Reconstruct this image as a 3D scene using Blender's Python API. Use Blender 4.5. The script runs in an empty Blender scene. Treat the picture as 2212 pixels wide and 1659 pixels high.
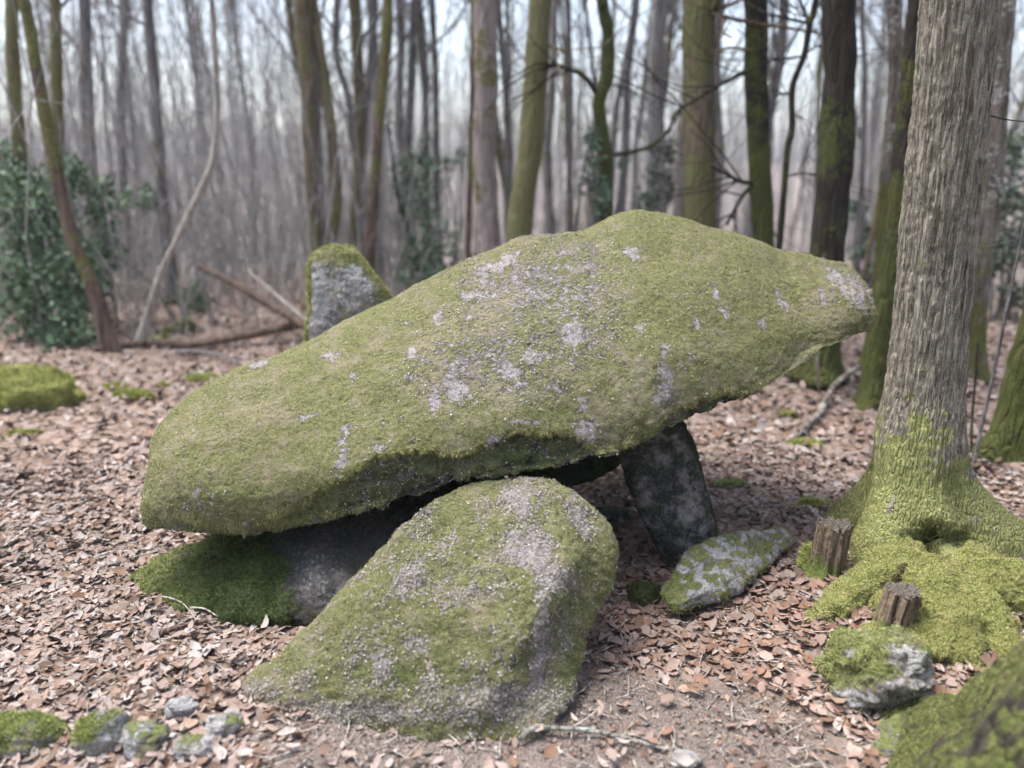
import bpy, math, random
import numpy as np
random.seed(7); rng = np.random.default_rng(11)
SC = bpy.context.scene; COL = SC.collection
R = math.radians

# ------------------------------------------------------------------ camera
PITCH = R(15.9); CAMZ = 1.6; FPX = 1680.0
cam = bpy.data.cameras.new('camera'); camo = bpy.data.objects.new('camera', cam); COL.objects.link(camo)
camo.location = (0, 0, CAMZ); camo.rotation_euler = (R(90) - PITCH, 0, 0)
cam.sensor_width = 36; cam.lens = FPX / 2212 * 36; cam.clip_start = .05; cam.clip_end = 2000
cam.dof.use_dof = True; cam.dof.focus_distance = 2.85; cam.dof.aperture_fstop = .92
SC.camera = camo

# ------------------------------------------------------------------ sky, sun, exposure
W = bpy.data.worlds.new('World'); SC.world = W; W.use_nodes = True
wn = W.node_tree; wn.nodes.clear()
sky = wn.nodes.new('ShaderNodeTexSky'); sky.sky_type = 'NISHITA'; sky.sun_disc = False
SUN_EL, SUN_AZ = R(70), R(285)      # azimuth clockwise from +Y: high and to the left
sky.sun_elevation = SUN_EL; sky.sun_rotation = SUN_AZ; sky.dust_density = 4.0; sky.ozone_density = 1.5; sky.air_density = 1.0
hs = wn.nodes.new('ShaderNodeHueSaturation'); hs.inputs['Saturation'].default_value = .8
bg = wn.nodes.new('ShaderNodeBackground'); bg.inputs['Strength'].default_value = .15
wo = wn.nodes.new('ShaderNodeOutputWorld')
wn.links.new(sky.outputs[0], hs.inputs['Color']); wn.links.new(hs.outputs[0], bg.inputs[0]); wn.links.new(bg.outputs[0], wo.inputs[0])
sun = bpy.data.lights.new('sun', 'SUN'); suno = bpy.data.objects.new('sun', sun); COL.objects.link(suno)
sun.energy = 1.3; sun.angle = R(25); sun.color = (1, .985, .95)
suno.rotation_euler = (R(90) - SUN_EL, 0, -SUN_AZ + math.pi)
SC.view_settings.view_transform = 'Standard'; SC.view_settings.look = 'None'
SC.view_settings.exposure = 1.72; SC.view_settings.gamma = 1; SC.view_settings.use_curve_mapping = False
SC.render.engine = 'CYCLES'
cy = SC.cycles; cy.use_denoising = True; cy.max_bounces = 5; cy.diffuse_bounces = 3; cy.glossy_bounces = 2; cy.transparent_max_bounces = 8
cy.volume_bounces = 2; cy.use_adaptive_sampling = True; cy.adaptive_threshold = .02

# ------------------------------------------------------------------ helpers: projection of the 2212 px wide view
CP, SP = math.cos(PITCH), math.sin(PITCH)
def ray(vx, vy):
    x = (vx - 1106) / FPX; y = -(vy - 829.5) / FPX
    return np.array([x, CP + y * SP, -SP + y * CP])
def at(vx, vy, Y):
    r = ray(vx, vy); return np.array([0, 0, CAMZ]) + r * (Y / r[1])
def proj(P):
    P = np.asarray(P, float); d = P - np.array([0, 0, CAMZ])
    fw = d[..., 1] * CP - d[..., 2] * SP; up = d[..., 1] * SP + d[..., 2] * CP
    fw = np.where(fw < .01, .01, fw)
    return 1106 + FPX * d[..., 0] / fw, 829.5 - FPX * up / fw
def sst(a, b, x):
    t = np.clip((x - a) / (b - a), 0, 1); return t * t * (3 - 2 * t)

# numpy gradient noise
_perm = np.random.default_rng(3).permutation(256); _perm = np.concatenate([_perm, _perm, _perm])
_grad = np.random.default_rng(4).normal(size=(256, 3)); _grad /= np.linalg.norm(_grad, axis=1)[:, None]
def noise(P):
    P = np.asarray(P, float); i = np.floor(P).astype(int); f = P - i; u = f * f * f * (f * (f * 6 - 15) + 10)
    i &= 255; out = 0
    for dx in (0, 1):
        for dy in (0, 1):
            for dz in (0, 1):
                h = _perm[_perm[_perm[(i[:, 0] + dx) & 255] + ((i[:, 1] + dy) & 255)] + ((i[:, 2] + dz) & 255)]
                g = _grad[h & 255]; d = f - np.array([dx, dy, dz])
                w = (u[:, 0] if dx else 1 - u[:, 0]) * (u[:, 1] if dy else 1 - u[:, 1]) * (u[:, 2] if dz else 1 - u[:, 2])
                out = out + w * (g * d).sum(1)
    return out * 1.6
def fbm(P, s, o=4, off=0.):
    P = np.asarray(P, float) * s + off; a = 1; t = 0
    for k in range(o):
        t = t + a * noise(P); P = P * 2.03 + 7.1; a *= .5
    return t

def gz(x, y):
    x = np.asarray(x, float); y = np.asarray(y, float)
    r = np.sqrt(x * x + y * y)
    z = .022 * np.sin(x * 2.1 + .5) * np.sin(y * 1.7 + 1) + .012 * np.sin(x * 5.3 + y * 3.1) + .008 * np.sin(y * 7.7 - x * 4)
    z = z * np.clip(r / 2, .3, 1)
    z = z - 1.7 * sst(9, 34, r) + 3.2 * sst(45, 170, r) + .25 * np.sin(x * .21) * sst(12, 40, r)
    z = z + .16 * np.exp(-(((x - 1.75) / .62) ** 2 + ((y - 2.55) / .45) ** 2))
    z = z + .10 * sst(1.6, 3.5, x) * np.exp(-((y - 4.5) / 3) ** 2)
    z = z - .05 * np.exp(-(((x - .35) / .6) ** 2 + ((y - 3.1) / .5) ** 2))
    return z
def onground(vx, vy, dz=0.):
    r = ray(vx, vy); z = 0.
    for _ in range(12):
        t = (z - CAMZ) / r[2]; p = np.array([0, 0, CAMZ]) + r * t; z = .5 * z + .5 * float(gz(p[0], p[1]))
    p[2] = float(gz(p[0], p[1])) + dz; return p

# ------------------------------------------------------------------ helpers: mesh and objects
def mesh(name, V, Q=None, T=None, attrs=None, col=None, smooth=True, mat=None):
    V = np.asarray(V, np.float32).reshape(-1, 3)
    Q = np.zeros((0, 4), np.int32) if Q is None else np.asarray(Q, np.int32).reshape(-1, 4)
    T = np.zeros((0, 3), np.int32) if T is None else np.asarray(T, np.int32).reshape(-1, 3)
    me = bpy.data.meshes.new(name); me.vertices.add(len(V)); me.vertices.foreach_set('co', V.ravel())
    nl = len(Q) * 4 + len(T) * 3; me.loops.add(nl)
    me.loops.foreach_set('vertex_index', np.concatenate([Q.ravel(), T.ravel()]).astype(np.int32))
    me.polygons.add(len(Q) + len(T))
    st = np.concatenate([np.arange(len(Q)) * 4, len(Q) * 4 + np.arange(len(T)) * 3]).astype(np.int32)
    me.polygons.foreach_set('loop_start', st)
    me.polygons.foreach_set('use_smooth', np.full(len(st), smooth, bool))
    me.update(calc_edges=True)
    for k, v in (attrs or {}).items():
        a = me.attributes.new(k, 'FLOAT', 'POINT'); a.data.foreach_set('value', np.asarray(v, np.float32).ravel())
    if col is not None:
        a = me.attributes.new('tintcol', 'FLOAT_COLOR', 'POINT')
        c = np.concatenate([col, np.ones((len(col), 1))], 1).astype(np.float32); a.data.foreach_set('color', c.ravel())
    if mat: me.materials.append(mat)
    return me
def obj(name, me, parent=None, loc=None, label=None, cat=None, group=None, kind=None):
    o = bpy.data.objects.new(name, me); COL.objects.link(o)
    if parent: o.parent = parent
    if loc is not None: o.location = tuple(float(v) for v in loc)
    tag(o, label, cat, group, kind); return o
def tag(o, label=None, cat=None, group=None, kind=None):
    for k, v in (('label', label), ('category', cat), ('group', group), ('kind', kind)):
        if v: o[k] = v

class Buf:
    def __init__(s): s.V = []; s.Q = []; s.T = []; s.n = 0; s.A = []
    def add(s, V, Q=None, T=None, a=0.):
        V = np.asarray(V, float); s.V.append(V)
        if Q is not None and len(Q): s.Q.append(np.asarray(Q) + s.n)
        if T is not None and len(T): s.T.append(np.asarray(T) + s.n)
        s.A.append(np.full(len(V), a) if np.isscalar(a) else np.asarray(a)); s.n += len(V)
    def mesh(s, name, mat, org=(0, 0, 0), smooth=True, aname='moss'):
        return mesh(name, np.concatenate(s.V) - np.array(org), np.concatenate(s.Q) if s.Q else None,
                    np.concatenate(s.T) if s.T else None, {aname: np.concatenate(s.A)}, smooth=smooth, mat=mat)

def cr(P, n, closed=False):
    """Catmull-Rom through P (k,...) -> n samples"""
    P = np.asarray(P, float); k = len(P)
    t = np.arange(n) / n * k if closed else np.linspace(0, k - 1 - 1e-9, n)
    i = np.floor(t).astype(int); f = (t - i).reshape((-1,) + (1,) * (P.ndim - 1))
    g = (lambda j: P[j % k]) if closed else (lambda j: P[np.clip(j, 0, k - 1)])
    a, b, c, d = g(i - 1), g(i), g(i + 1), g(i + 2)
    return .5 * (2 * b + (c - a) * f + (2 * a - 5 * b + 4 * c - d) * f ** 2 + (3 * b - a - 3 * c + d) * f ** 3)

def tube(P, rad, sides=6, cap=True, twist=0.):
    P = np.asarray(P, float); n = len(P); rad = np.broadcast_to(np.asarray(rad, float), (n,))
    T = np.gradient(P, axis=0); T /= np.linalg.norm(T, axis=1)[:, None] + 1e-9
    ref = np.array([0, 1., 0]) if abs(T[0][1]) < .8 else np.array([1., 0, 0])
    U = np.cross(T, ref); U /= np.linalg.norm(U, axis=1)[:, None] + 1e-9; Wv = np.cross(T, U)
    a = np.arange(sides) / sides * 2 * math.pi + twist
    V = P[:, None] + rad[:, None, None] * (np.cos(a)[None, :, None] * U[:, None] + np.sin(a)[None, :, None] * Wv[:, None])
    V = V.reshape(-1, 3)
    i = np.arange(n - 1)[:, None] * sides; j = np.arange(sides)[None]; j2 = (j + 1) % sides
    Q = np.stack([i + j, i + j2, i + sides + j2, i + sides + j], -1).reshape(-1, 4)
    Tt = []
    if cap:
        V = np.concatenate([V, P[:1], P[-1:]]); c0, c1 = n * sides, n * sides + 1
        for s in range(sides):
            Tt.append((c0, (s + 1) % sides, s)); Tt.append((c1, (n - 1) * sides + s, (n - 1) * sides + (s + 1) % sides))
    return V, Q, np.array(Tt, int).reshape(-1, 3)

def grid_normals(G):
    du = np.roll(G, -1, 1) - np.roll(G, 1, 1); dv = np.gradient(G, axis=0)
    N = np.cross(du, dv); N /= np.linalg.norm(N, axis=2)[..., None] + 1e-9
    c = G.reshape(-1, 3).mean(0)
    if ((G - c) * N).sum() < 0: N = -N
    return N
def loft(stations, nu, nv):
    """stations: (S,K,3) closed rings -> grid (nu,nv,3)"""
    S = np.asarray(stations, float)
    G = cr(S, nu)                       # along
    G = np.swapaxes(cr(np.swapaxes(G, 0, 1), nv, closed=True), 0, 1)
    return G
def grid_faces(nu, nv):
    i = np.arange(nu - 1)[:, None] * nv; j = np.arange(nv)[None]; j2 = (j + 1) % nv
    Q = np.stack([i + j, i + j2, i + nv + j2, i + nv + j], -1).reshape(-1, 4)
    c0, c1 = nu * nv, nu * nv + 1; J = np.arange(nv); J2 = (J + 1) % nv
    T = np.concatenate([np.stack([np.full(nv, c0), J2, J], 1), np.stack([np.full(nv, c1), (nu - 1) * nv + J, (nu - 1) * nv + J2], 1)])
    return Q, T

# ------------------------------------------------------------------ materials
class NT:
    def __init__(s, name):
        s.m = bpy.data.materials.new(name); s.m.use_nodes = True; s.t = s.m.node_tree; s.t.nodes.clear()
        s.out = s.n('OutputMaterial'); s.b = s.n('BsdfPrincipled'); s.b.inputs['Roughness'].default_value = .9
        s.b.inputs['Specular IOR Level'].default_value = .25
        s.t.links.new(s.b.outputs[0], s.out.inputs[0]); s.tc = s.n('TexCoord').outputs['Object']
    def n(s, ty, **p):
        x = s.t.nodes.new('ShaderNode' + ty)
        for k, v in p.items(): setattr(x, k, v)
        return x
    def L(s, a, b):
        if hasattr(a, 'links'): s.t.links.new(a, b)
        elif isinstance(a, tuple): b.default_value = (*a, 1) if len(a) == 3 and b.type == 'RGBA' else a
        else: b.default_value = a
    def mapping(s, sc=(1, 1, 1), loc=(0, 0, 0)):
        m = s.n('Mapping'); m.inputs['Scale'].default_value = sc; m.inputs['Location'].default_value = loc
        s.t.links.new(s.tc, m.inputs[0]); return m.outputs[0]
    def noise(s, scale, det=4, rough=.55, vec=None, dist=0.):
        x = s.n('TexNoise'); x.inputs['Scale'].default_value = scale; x.inputs['Detail'].default_value = det
        x.inputs['Roughness'].default_value = rough; x.inputs['Distortion'].default_value = dist
        s.t.links.new(vec or s.tc, x.inputs['Vector']); return x.outputs[0]
    def vor(s, scale, feat='F1', out='Distance', vec=None, rnd=1.):
        x = s.n('TexVoronoi', feature=feat); x.inputs['Scale'].default_value = scale; x.inputs['Randomness'].default_value = rnd
        s.t.links.new(vec or s.tc, x.inputs['Vector']); return x.outputs[out]
    def attr(s, name, o='Fac'):
        return s.n('Attribute', attribute_name=name).outputs[o]
    def ma(s, op, a, b=0., c=0., clamp=False):
        x = s.n('Math', operation=op, use_clamp=clamp); s.L(a, x.inputs[0]); s.L(b, x.inputs[1]); s.L(c, x.inputs[2]); return x.outputs[0]
    def ramp(s, v, a, b):
        x = s.n('MapRange', interpolation_type='SMOOTHSTEP'); s.L(v, x.inputs[0]); x.inputs[1].default_value = a; x.inputs[2].default_value = b
        return x.outputs[0]
    def mix(s, f, a, b):
        x = s.n('Mix', data_type='RGBA'); s.L(f, x.inputs[0]); s.L(a, x.inputs[6]); s.L(b, x.inputs[7]); return x.outputs[2]
    def bump(s, h, dist=.01, strength=1., nrm=None):
        x = s.n('Bump'); x.inputs['Distance'].default_value = dist; x.inputs['Strength'].default_value = strength
        s.L(h, x.inputs['Height'])
        if nrm: s.t.links.new(nrm, x.inputs['Normal'])
        return x.outputs[0]
    def done(s, col, nrm=None):
        s.L(col, s.b.inputs['Base Color'])
        if nrm: s.t.links.new(nrm, s.b.inputs['Normal'])
        return s.m

def mat_rock(name, m1=(.23, .23, .10), m2=(.085, .09, .035), m3=(.27, .23, .165), grey=(.25, .225, .215), dark=(.09, .08, .07), pale=(.39, .365, .365), fine=1.):
    s = NT(name)
    f1 = s.noise(260 * fine, 3, .7); f2 = s.noise(70 * fine, 4, .65); f3 = s.noise(14, 4, .6); f4 = s.noise(3.2, 3, .5)
    v1 = s.vor(95 * fine, out='Color'); v1s = s.ma('MULTIPLY', v1, 1.); vd = s.vor(60 * fine, out='Distance')
    mo = s.attr('moss'); ba = s.attr('bare')
    # rock: granite grain with crusty lichen
    gr = s.mix(s.ramp(f1, .35, .62), dark, grey); gr = s.mix(s.ramp(v1s, .62, .8), gr, pale)
    gr = s.mix(s.ramp(f3, .42, .68), gr, s.mix(s.ramp(f2, .4, .6), (.30, .24, .22), (.40, .38, .38)))
    lich = s.mix(s.ramp(f1, .32, .62), (.235, .21, .20), pale); gr = s.mix(s.ma('MULTIPLY', s.ramp(ba, .35, .8), s.ramp(s.ma('ADD', f2, s.ma('MULTIPLY', f1, .5)), .5, .8)), gr, lich)
    gr = s.mix(s.ma('MULTIPLY', s.attr('damp_shade'), .85), gr, (.030, .028, .024))  # near-black tone, paints shade as well as damp into the rock
    # moss
    mc = s.mix(s.ramp(s.ma('ADD', s.ma('MULTIPLY', f1, .6), s.ma('MULTIPLY', f2, .4)), .36, .62), m2, m1)
    mc = s.mix(s.ma('MULTIPLY', s.ramp(s.ma('ADD', s.ma('MULTIPLY', f3, .6), s.ma('MULTIPLY', f4, .4)), .47, .62), .65), mc, m3)
    mc = s.mix(s.ma('MULTIPLY', s.attr('damp_shade'), .85), mc, s.mix(s.ramp(f2, .35, .65), (.018, .035, .010), (.06, .09, .025)))
    k = s.ma('ADD', mo, s.ma('MULTIPLY', s.ma('SUBTRACT', f2, .5), 1.1)); k = s.ma('ADD', k, s.ma('MULTIPLY', s.ma('SUBTRACT', f3, .5), .9))
    k = s.ma('ADD', k, s.ma('MULTIPLY', s.ma('SUBTRACT', f1, .5), .8)); k = s.ramp(k, .42, .58)
    col = s.mix(k, gr, mc)
    h = s.ma('ADD', s.ma('MULTIPLY', f1, .5), s.ma('ADD', s.ma('MULTIPLY', f2, 1.), s.ma('MULTIPLY', vd, -.35)))
    h = s.ma('ADD', h, s.ma('MULTIPLY', k, .3))
    return s.done(col, s.bump(h, .012, .9))
M_rock = mat_rock('mossy_granite')
M_rock2 = mat_rock('lichen_granite', m1=(.21, .235, .085), m2=(.09, .105, .03), grey=(.27, .27, .255), pale=(.46, .47, .46))
M_dark = mat_rock('dark_granite', m1=(.045, .06, .028), m2=(.02, .028, .012), m3=(.04, .04, .025), grey=(.07, .075, .062), dark=(.022, .026, .02), pale=(.115, .118, .105))  # darker, greener set of granite colours

def mat_moss(name, a=(.30, .33, .10), b=(.14, .17, .035)):
    s = NT(name); c = s.attr('tintcol', 'Color'); s.b.inputs['Roughness'].default_value = .95; s.b.inputs['Specular IOR Level'].default_value = .1
    return s.done(c)
M_moss = mat_moss('moss_strands')

def mat_mosscover(name, c1, c2, c3):
    s = NT(name); f = s.noise(150, 4, .7); g = s.noise(22, 4, .6); v = s.vor(70)
    c = s.mix(s.ramp(f, .36, .62), c2, c1); c = s.mix(s.ma('MULTIPLY', s.ramp(g, .46, .66), .8), c, c3)
    return s.done(c, s.bump(s.ma('ADD', f, s.ma('MULTIPLY', s.ma('ADD', g, v), .8)), .02, 1.))
M_mossy = mat_mosscover('moss_cushion', (.40, .42, .14), (.20, .22, .06), (.40, .37, .15))

def mat_bark(name, c1, c2, moss=(.20, .19, .075), moss2=(.10, .10, .035), vs=(26, 26, 3.5), lich=(.42, .44, .38), lk=.62, fine=1., bd=.012):
    s = NT(name); mp = s.mapping(vs)
    a = s.noise(1., 5, .65, mp, .6); r = s.vor(1., 'DISTANCE_TO_EDGE', vec=mp); f = s.noise(120 * fine, 3, .6); g = s.noise(6 * fine, 4, .6); v = s.noise(30 * fine, 3, .6)
    c = s.mix(s.ramp(s.ma('ADD', s.ma('MULTIPLY', a, .7), s.ma('MULTIPLY', f, .3)), .38, .6), c2, c1)
    c = s.mix(s.ramp(s.ma('ADD', s.ma('MULTIPLY', g, .5), s.ma('MULTIPLY', v, .5)), lk - .05, lk + .05), c, lich)
    mo = s.ma('ADD', s.attr('moss'), s.ma('MULTIPLY', s.ma('SUBTRACT', g, .5), 1.3)); mo = s.ma('ADD', mo, s.ma('MULTIPLY', s.ma('SUBTRACT', v, .5), 1.))
    mo = s.ramp(mo, .4, .62)
    c = s.mix(mo, c, s.mix(s.ramp(f, .35, .62), moss2, moss))
    h = s.ma('ADD', s.ma('MULTIPLY', a, .8), s.ma('ADD', s.ramp(r, 0., .25), s.ma('MULTIPLY', f, .3)))
    return s.done(c, s.bump(h, bd, .9))
M_bark = mat_bark('ridged_bark', (.33, .295, .235), (.115, .10, .075), moss=(.28, .29, .115), moss2=(.16, .17, .06), lk=.66, bd=.006, vs=(70, 70, 4.5))
M_bark_olive = mat_bark('mossy_bark', (.24, .19, .13), (.10, .08, .055), moss=(.215, .205, .095), moss2=(.12, .115, .05), lk=.66)
M_bark_dark = mat_bark('dark_mossy_bark', (.055, .047, .036), (.022, .019, .014), moss=(.11, .125, .035), moss2=(.035, .042, .014), lk=.70, lich=(.25, .25, .2))
M_bark_pink = mat_bark('pinkish_bark', (.40, .335, .31), (.23, .185, .17), moss=(.24, .21, .08), moss2=(.13, .12, .05), lk=.64)
M_bark_grey = mat_bark('grey_bark', (.24, .225, .215), (.11, .10, .095), lk=.64, fine=.4)
M_bark_brown = mat_bark('brown_bark', (.20, .145, .11), (.08, .055, .045), lk=.7, fine=.5)
M_bark_lich = mat_bark('lichen_bark', (.26, .22, .185), (.08, .07, .05), moss=(.16, .17, .05), lk=.56, lich=(.5, .48, .44))
M_stick = mat_bark('lichen_stick_bark', (.30, .29, .26), (.12, .11, .09), lk=.56, lich=(.42, .46, .42), fine=1.5)
M_bark_pale = mat_bark('pale_bark', (.50, .46, .40), (.30, .27, .24), lk=.7, fine=.5)
M_twig = mat_bark('twig_bark', (.30, .285, .275), (.17, .16, .15), lk=.66, fine=.5)

M_shoot = mat_bark('shoot_bark', (.42, .40, .385), (.26, .245, .235), lk=.66, fine=.5)
def mat_leaf(name, spec=.2):
    s = NT(name); c = s.attr('tintcol', 'Color'); s.b.inputs['Roughness'].default_value = .75; s.b.inputs['Specular IOR Level'].default_value = spec
    f = s.noise(90, 3, .6); c = s.mix(s.ramp(f, .3, .7), c, s.mix(.35, c, (.12, .08, .06)))
    return s.done(c)
M_leaf = mat_leaf('dead_leaf')
M_green = mat_leaf('evergreen_leaf', .4)

def mat_ground():
    s = NT('forest_floor'); v = s.vor(28, out='Color'); vd = s.vor(28); f = s.noise(160, 4, .7); g = s.noise(5, 4, .6); w = s.noise(1.2, 3, .5)
    c = s.mix(s.ramp(v, .2, .85), (.17, .115, .085), (.36, .28, .235)); c = s.mix(s.ramp(f, .45, .7), c, (.14, .10, .08))
    far = s.mix(s.ramp(v, .25, .8), (.14, .11, .095), (.235, .195, .18)); c = s.mix(s.attr('far'), c, far)
    soil = s.mix(s.ramp(f, .35, .65), (.075, .06, .052), (.27, .225, .195)); c = s.mix(s.attr('soil'), c, soil)
    mo = s.ramp(s.ma('ADD', s.attr('moss'), s.ma('MULTIPLY', s.ma('SUBTRACT', g, .5), 1.)), .4, .6)
    c = s.mix(mo, c, s.mix(s.ramp(f, .35, .6), (.10, .13, .025), (.28, .30, .08)))
    return s.done(c, s.bump(s.ma('ADD', s.ma('MULTIPLY', f, .6), vd), .012, .8))
M_ground = mat_ground()
def mat_cut():
    s = NT('weathered_cut_wood'); mp = s.mapping((60, 60, 5)); a = s.noise(1., 4, .6, mp); f = s.noise(120, 3, .6)
    c = s.mix(s.ramp(a, .35, .62), (.06, .042, .03), (.23, .17, .115)); c = s.mix(s.ramp(f, .5, .75), c, (.26, .23, .19))
    c = s.mix(s.ramp(s.ma('ADD', s.attr('moss'), s.ma('MULTIPLY', s.ma('SUBTRACT', f, .5), 1.)), .4, .6), c, (.12, .15, .04))
    return s.done(c, s.bump(a, .01, 1.))
M_cut = mat_cut()
M_top = mat_mosscover('sawn_wood_top', (.27, .235, .20), (.12, .10, .085), (.20, .19, .13))
M_pebble = mat_rock('pebble_granite', grey=(.30, .27, .25), pale=(.5, .46, .42), fine=1.5)

# ------------------------------------------------------------------ ground
def build_ground():
    rr = np.concatenate([np.linspace(.02, 8, 150), np.linspace(8.1, 40, 60), np.geomspace(41, 320, 30)]); na = 240
    a = np.arange(na) / na * 2 * math.pi
    X = rr[:, None] * np.sin(a); Y = rr[:, None] * np.cos(a); Z = gz(X, Y)
    P = np.stack([X, Y, Z], -1).reshape(-1, 3)
    near = sst(9, 5, np.hypot(P[:, 0], P[:, 1])); P[:, 2] += near * (.010 * fbm(P, 9, 3) - .004)
    Q, T = grid_faces(len(rr), na); T = T[:na]; V = np.concatenate([P, [[0, 0, gz(0, 0)]]]); T = T.copy(); T[T == len(rr) * na] = len(P)
    r = np.hypot(V[:, 0], V[:, 1]); far = sst(6, 16, r)
    vx, vy = proj(V); ok = V[:, 1] > .5
    soil = soilmask(V[:, 0], V[:, 1])
    mo = mossground(V[:, 0], V[:, 1])
    return obj('ground', mesh('ground', V, Q, T, {'far': far, 'soil': soil, 'moss': mo}, mat=M_ground), kind='structure')
def soilmask(x, y):
    n = fbm(np.stack([np.ravel(x), np.ravel(y), 0 * np.ravel(x)], 1), 2.2, 3).reshape(np.shape(x))
    s = sst(-.95, -.55, x + .25 * n) * sst(1.25, .75, x + .25 * n) * sst(2.3, 2.02, y + .22 * n - .10 * x)
    s2 = np.exp(-(((x - .2) / .8) ** 2 + ((y - 2.9) / .5) ** 2)) * .0
    return np.clip(s + s2, 0, 1)
def mossground(x, y):
    n = fbm(np.stack([np.ravel(x), np.ravel(y), 0 * np.ravel(x)], 1), 3., 3).reshape(np.shape(x))
    m = np.exp(-(((x - 1.95) / .42) ** 2 + ((y - 2.75) / .42) ** 2)) * 1.5 + n * .35
    return np.clip(m, 0, 1)
GROUND = build_ground()

# ------------------------------------------------------------------ moss strands on a surface
def add_moss(parent, P, N, keep, count, length=.010, width=.0035, droop=.4, col=((.33, .315, .135), (.165, .165, .055), (.33, .275, .17)), org=(0, 0, 0), name='moss', damp_shade=None, sd=0, flake=None, nflake=0):
    """P,N: vertex grid (nu,nv,3); keep: probability (nu,nv)"""
    g = np.random.default_rng(50 + sd); nu, nv, _ = P.shape
    du = np.linalg.norm(np.roll(P, -1, 1) - P, axis=2); dv = np.linalg.norm(np.gradient(P, axis=0), axis=2)
    w = (du * dv * keep); w[-1] = 0; w = w.ravel() / w.sum()
    idx = g.choice(len(w), size=count, p=w); i, j = idx // nv, idx % nv
    a = g.random(count)[:, None]; b = g.random(count)[:, None]; i2 = np.minimum(i + 1, nu - 1); j2 = (j + 1) % nv
    p = (P[i, j] * (1 - a) + P[i2, j] * a) * (1 - b) + (P[i, j2] * (1 - a) + P[i2, j2] * a) * b
    n = N[i, j]
    d = n + g.normal(size=(count, 3)) * .55 + np.array([0, 0, -droop]); d /= np.linalg.norm(d, axis=1)[:, None]
    L = length * (.5 + g.random(count))[:, None]
    side = np.cross(d, g.normal(size=(count, 3))); side /= np.linalg.norm(side, axis=1)[:, None] + 1e-9
    wv = side * width * (.6 + .8 * g.random(count))[:, None]
    A = p - n * .002 - wv * .5; B = p - n * .002 + wv * .5; C = p + d * L
    big = fbm(p, 5, 3)[:, None]; t = np.clip(.5 + .8 * fbm(p, 26, 4)[:, None] + .42 * g.normal(size=(count, 1)), 0, 1.25)
    c = np.array(col[1]) * (1 - t) + np.array(col[0]) * t
    gn = np.clip(.5 + 1.1 * fbm(p, 1.4, 3, 3.)[:, None] - .35 * (p[:, :1] + .2), 0, 1); c = c * (1 - gn * .35) + gn * .35 * (np.array([.20, .23, .06]) * (1 - t) + np.array([.46, .50, .17]) * t)
    t2 = np.clip(.35 - .25 * gn + .7 * big + .15 * g.normal(size=(count, 1)), 0, 1) * .8; c = c * (1 - t2) + np.array(col[2]) * t2 * (.55 + .6 * t)
    if damp_shade is not None:
        dm = damp_shade[i, j][:, None] * .8; c = c * (1 - dm) + dm * (np.array([.018, .030, .010]) * (1 - t) + np.array([.060, .085, .028]) * t)
    if flake is not None:
        bk_ = np.clip(flake[i, j] - .1, 0, 1)[:, None] * .65; c = c * (1 - bk_) + bk_ * np.array([.25, .215, .165]) * (.6 + .8 * t)
    c = np.clip(c, .005, 1)
    if nflake:      # crusty lichen scales lying flat between the moss strands
        w = (du * dv * flake); w[-1] = 0; w = w.ravel() / w.sum(); m = nflake
        idx = g.choice(len(w), size=m, p=w); i, j = idx // nv, idx % nv
        q = P[i, j] + (P[np.minimum(i + 1, nu - 1), j] - P[i, j]) * g.random((m, 1)) + (P[i, (j + 1) % nv] - P[i, j]) * g.random((m, 1))
        n2 = N[i, j] + g.normal(size=(m, 3)) * .3; n2 /= np.linalg.norm(n2, axis=1)[:, None]; s1 = np.cross(n2, g.normal(size=(m, 3))); s1 /= np.linalg.norm(s1, axis=1)[:, None]; s2 = np.cross(n2, s1)
        z = (.0018 + .0030 * g.random((m, 1)) ** 2); q = q + N[i, j] * .0035
        A = np.concatenate([A, q + s1 * z]); B = np.concatenate([B, q - s1 * z * .5 + s2 * z]); C = np.concatenate([C, q - s1 * z * .5 - s2 * z])
        fc = np.array([(.32, .29, .265), (.245, .22, .20), (.41, .39, .37), (.30, .265, .20), (.19, .16, .15)])[g.choice(5, m, p=[.28, .27, .07, .2, .18])] * (1 + .15 * g.normal(size=(m, 1))); c = np.concatenate([c, np.clip(fc, .02, .8)]); count += m
    V = np.stack([A, B, C], 1).reshape(-1, 3); T = np.arange(count * 3).reshape(-1, 3)
    me = mesh(name, V - np.array(org), None, T, col=np.repeat(c, 3, 0), smooth=False, mat=M_moss)
    return obj(name, me, parent, kind='stuff')

def rock_from(G, name, mat, org, label, cat, moss, bare, damp_shade, disp, group=None, mossn=0, mosskw=None, N=None):
    nu, nv, _ = G.shape
    N = grid_normals(G); P = G + N * disp[..., None]; N = grid_normals(P)
    V = np.concatenate([P.reshape(-1, 3), P[:1].mean(1), P[-1:].mean(1)])
    ext = lambda a: np.concatenate([np.ravel(a), [np.mean(a[0]), np.mean(a[-1])]])
    Q, T = grid_faces(nu, nv)
    o = obj(name, mesh(name, V - np.array(org), Q, T, {'moss': ext(moss), 'bare': ext(bare), 'damp_shade': ext(damp_shade)}, mat=mat), None, org, label, cat, group)
    if mossn:
        kw = dict(mosskw or {})
        if kw.get('nflake'): kw['flake'] = np.clip(.05 + bare * 1.2 + .45 * (moss < .75), 0, 1)
        add_moss(o, P, N, np.clip(moss * 1.9 - .75, 0.02, 1), mossn, org=org, damp_shade=damp_shade, **kw)
    return o, P, N
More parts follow.
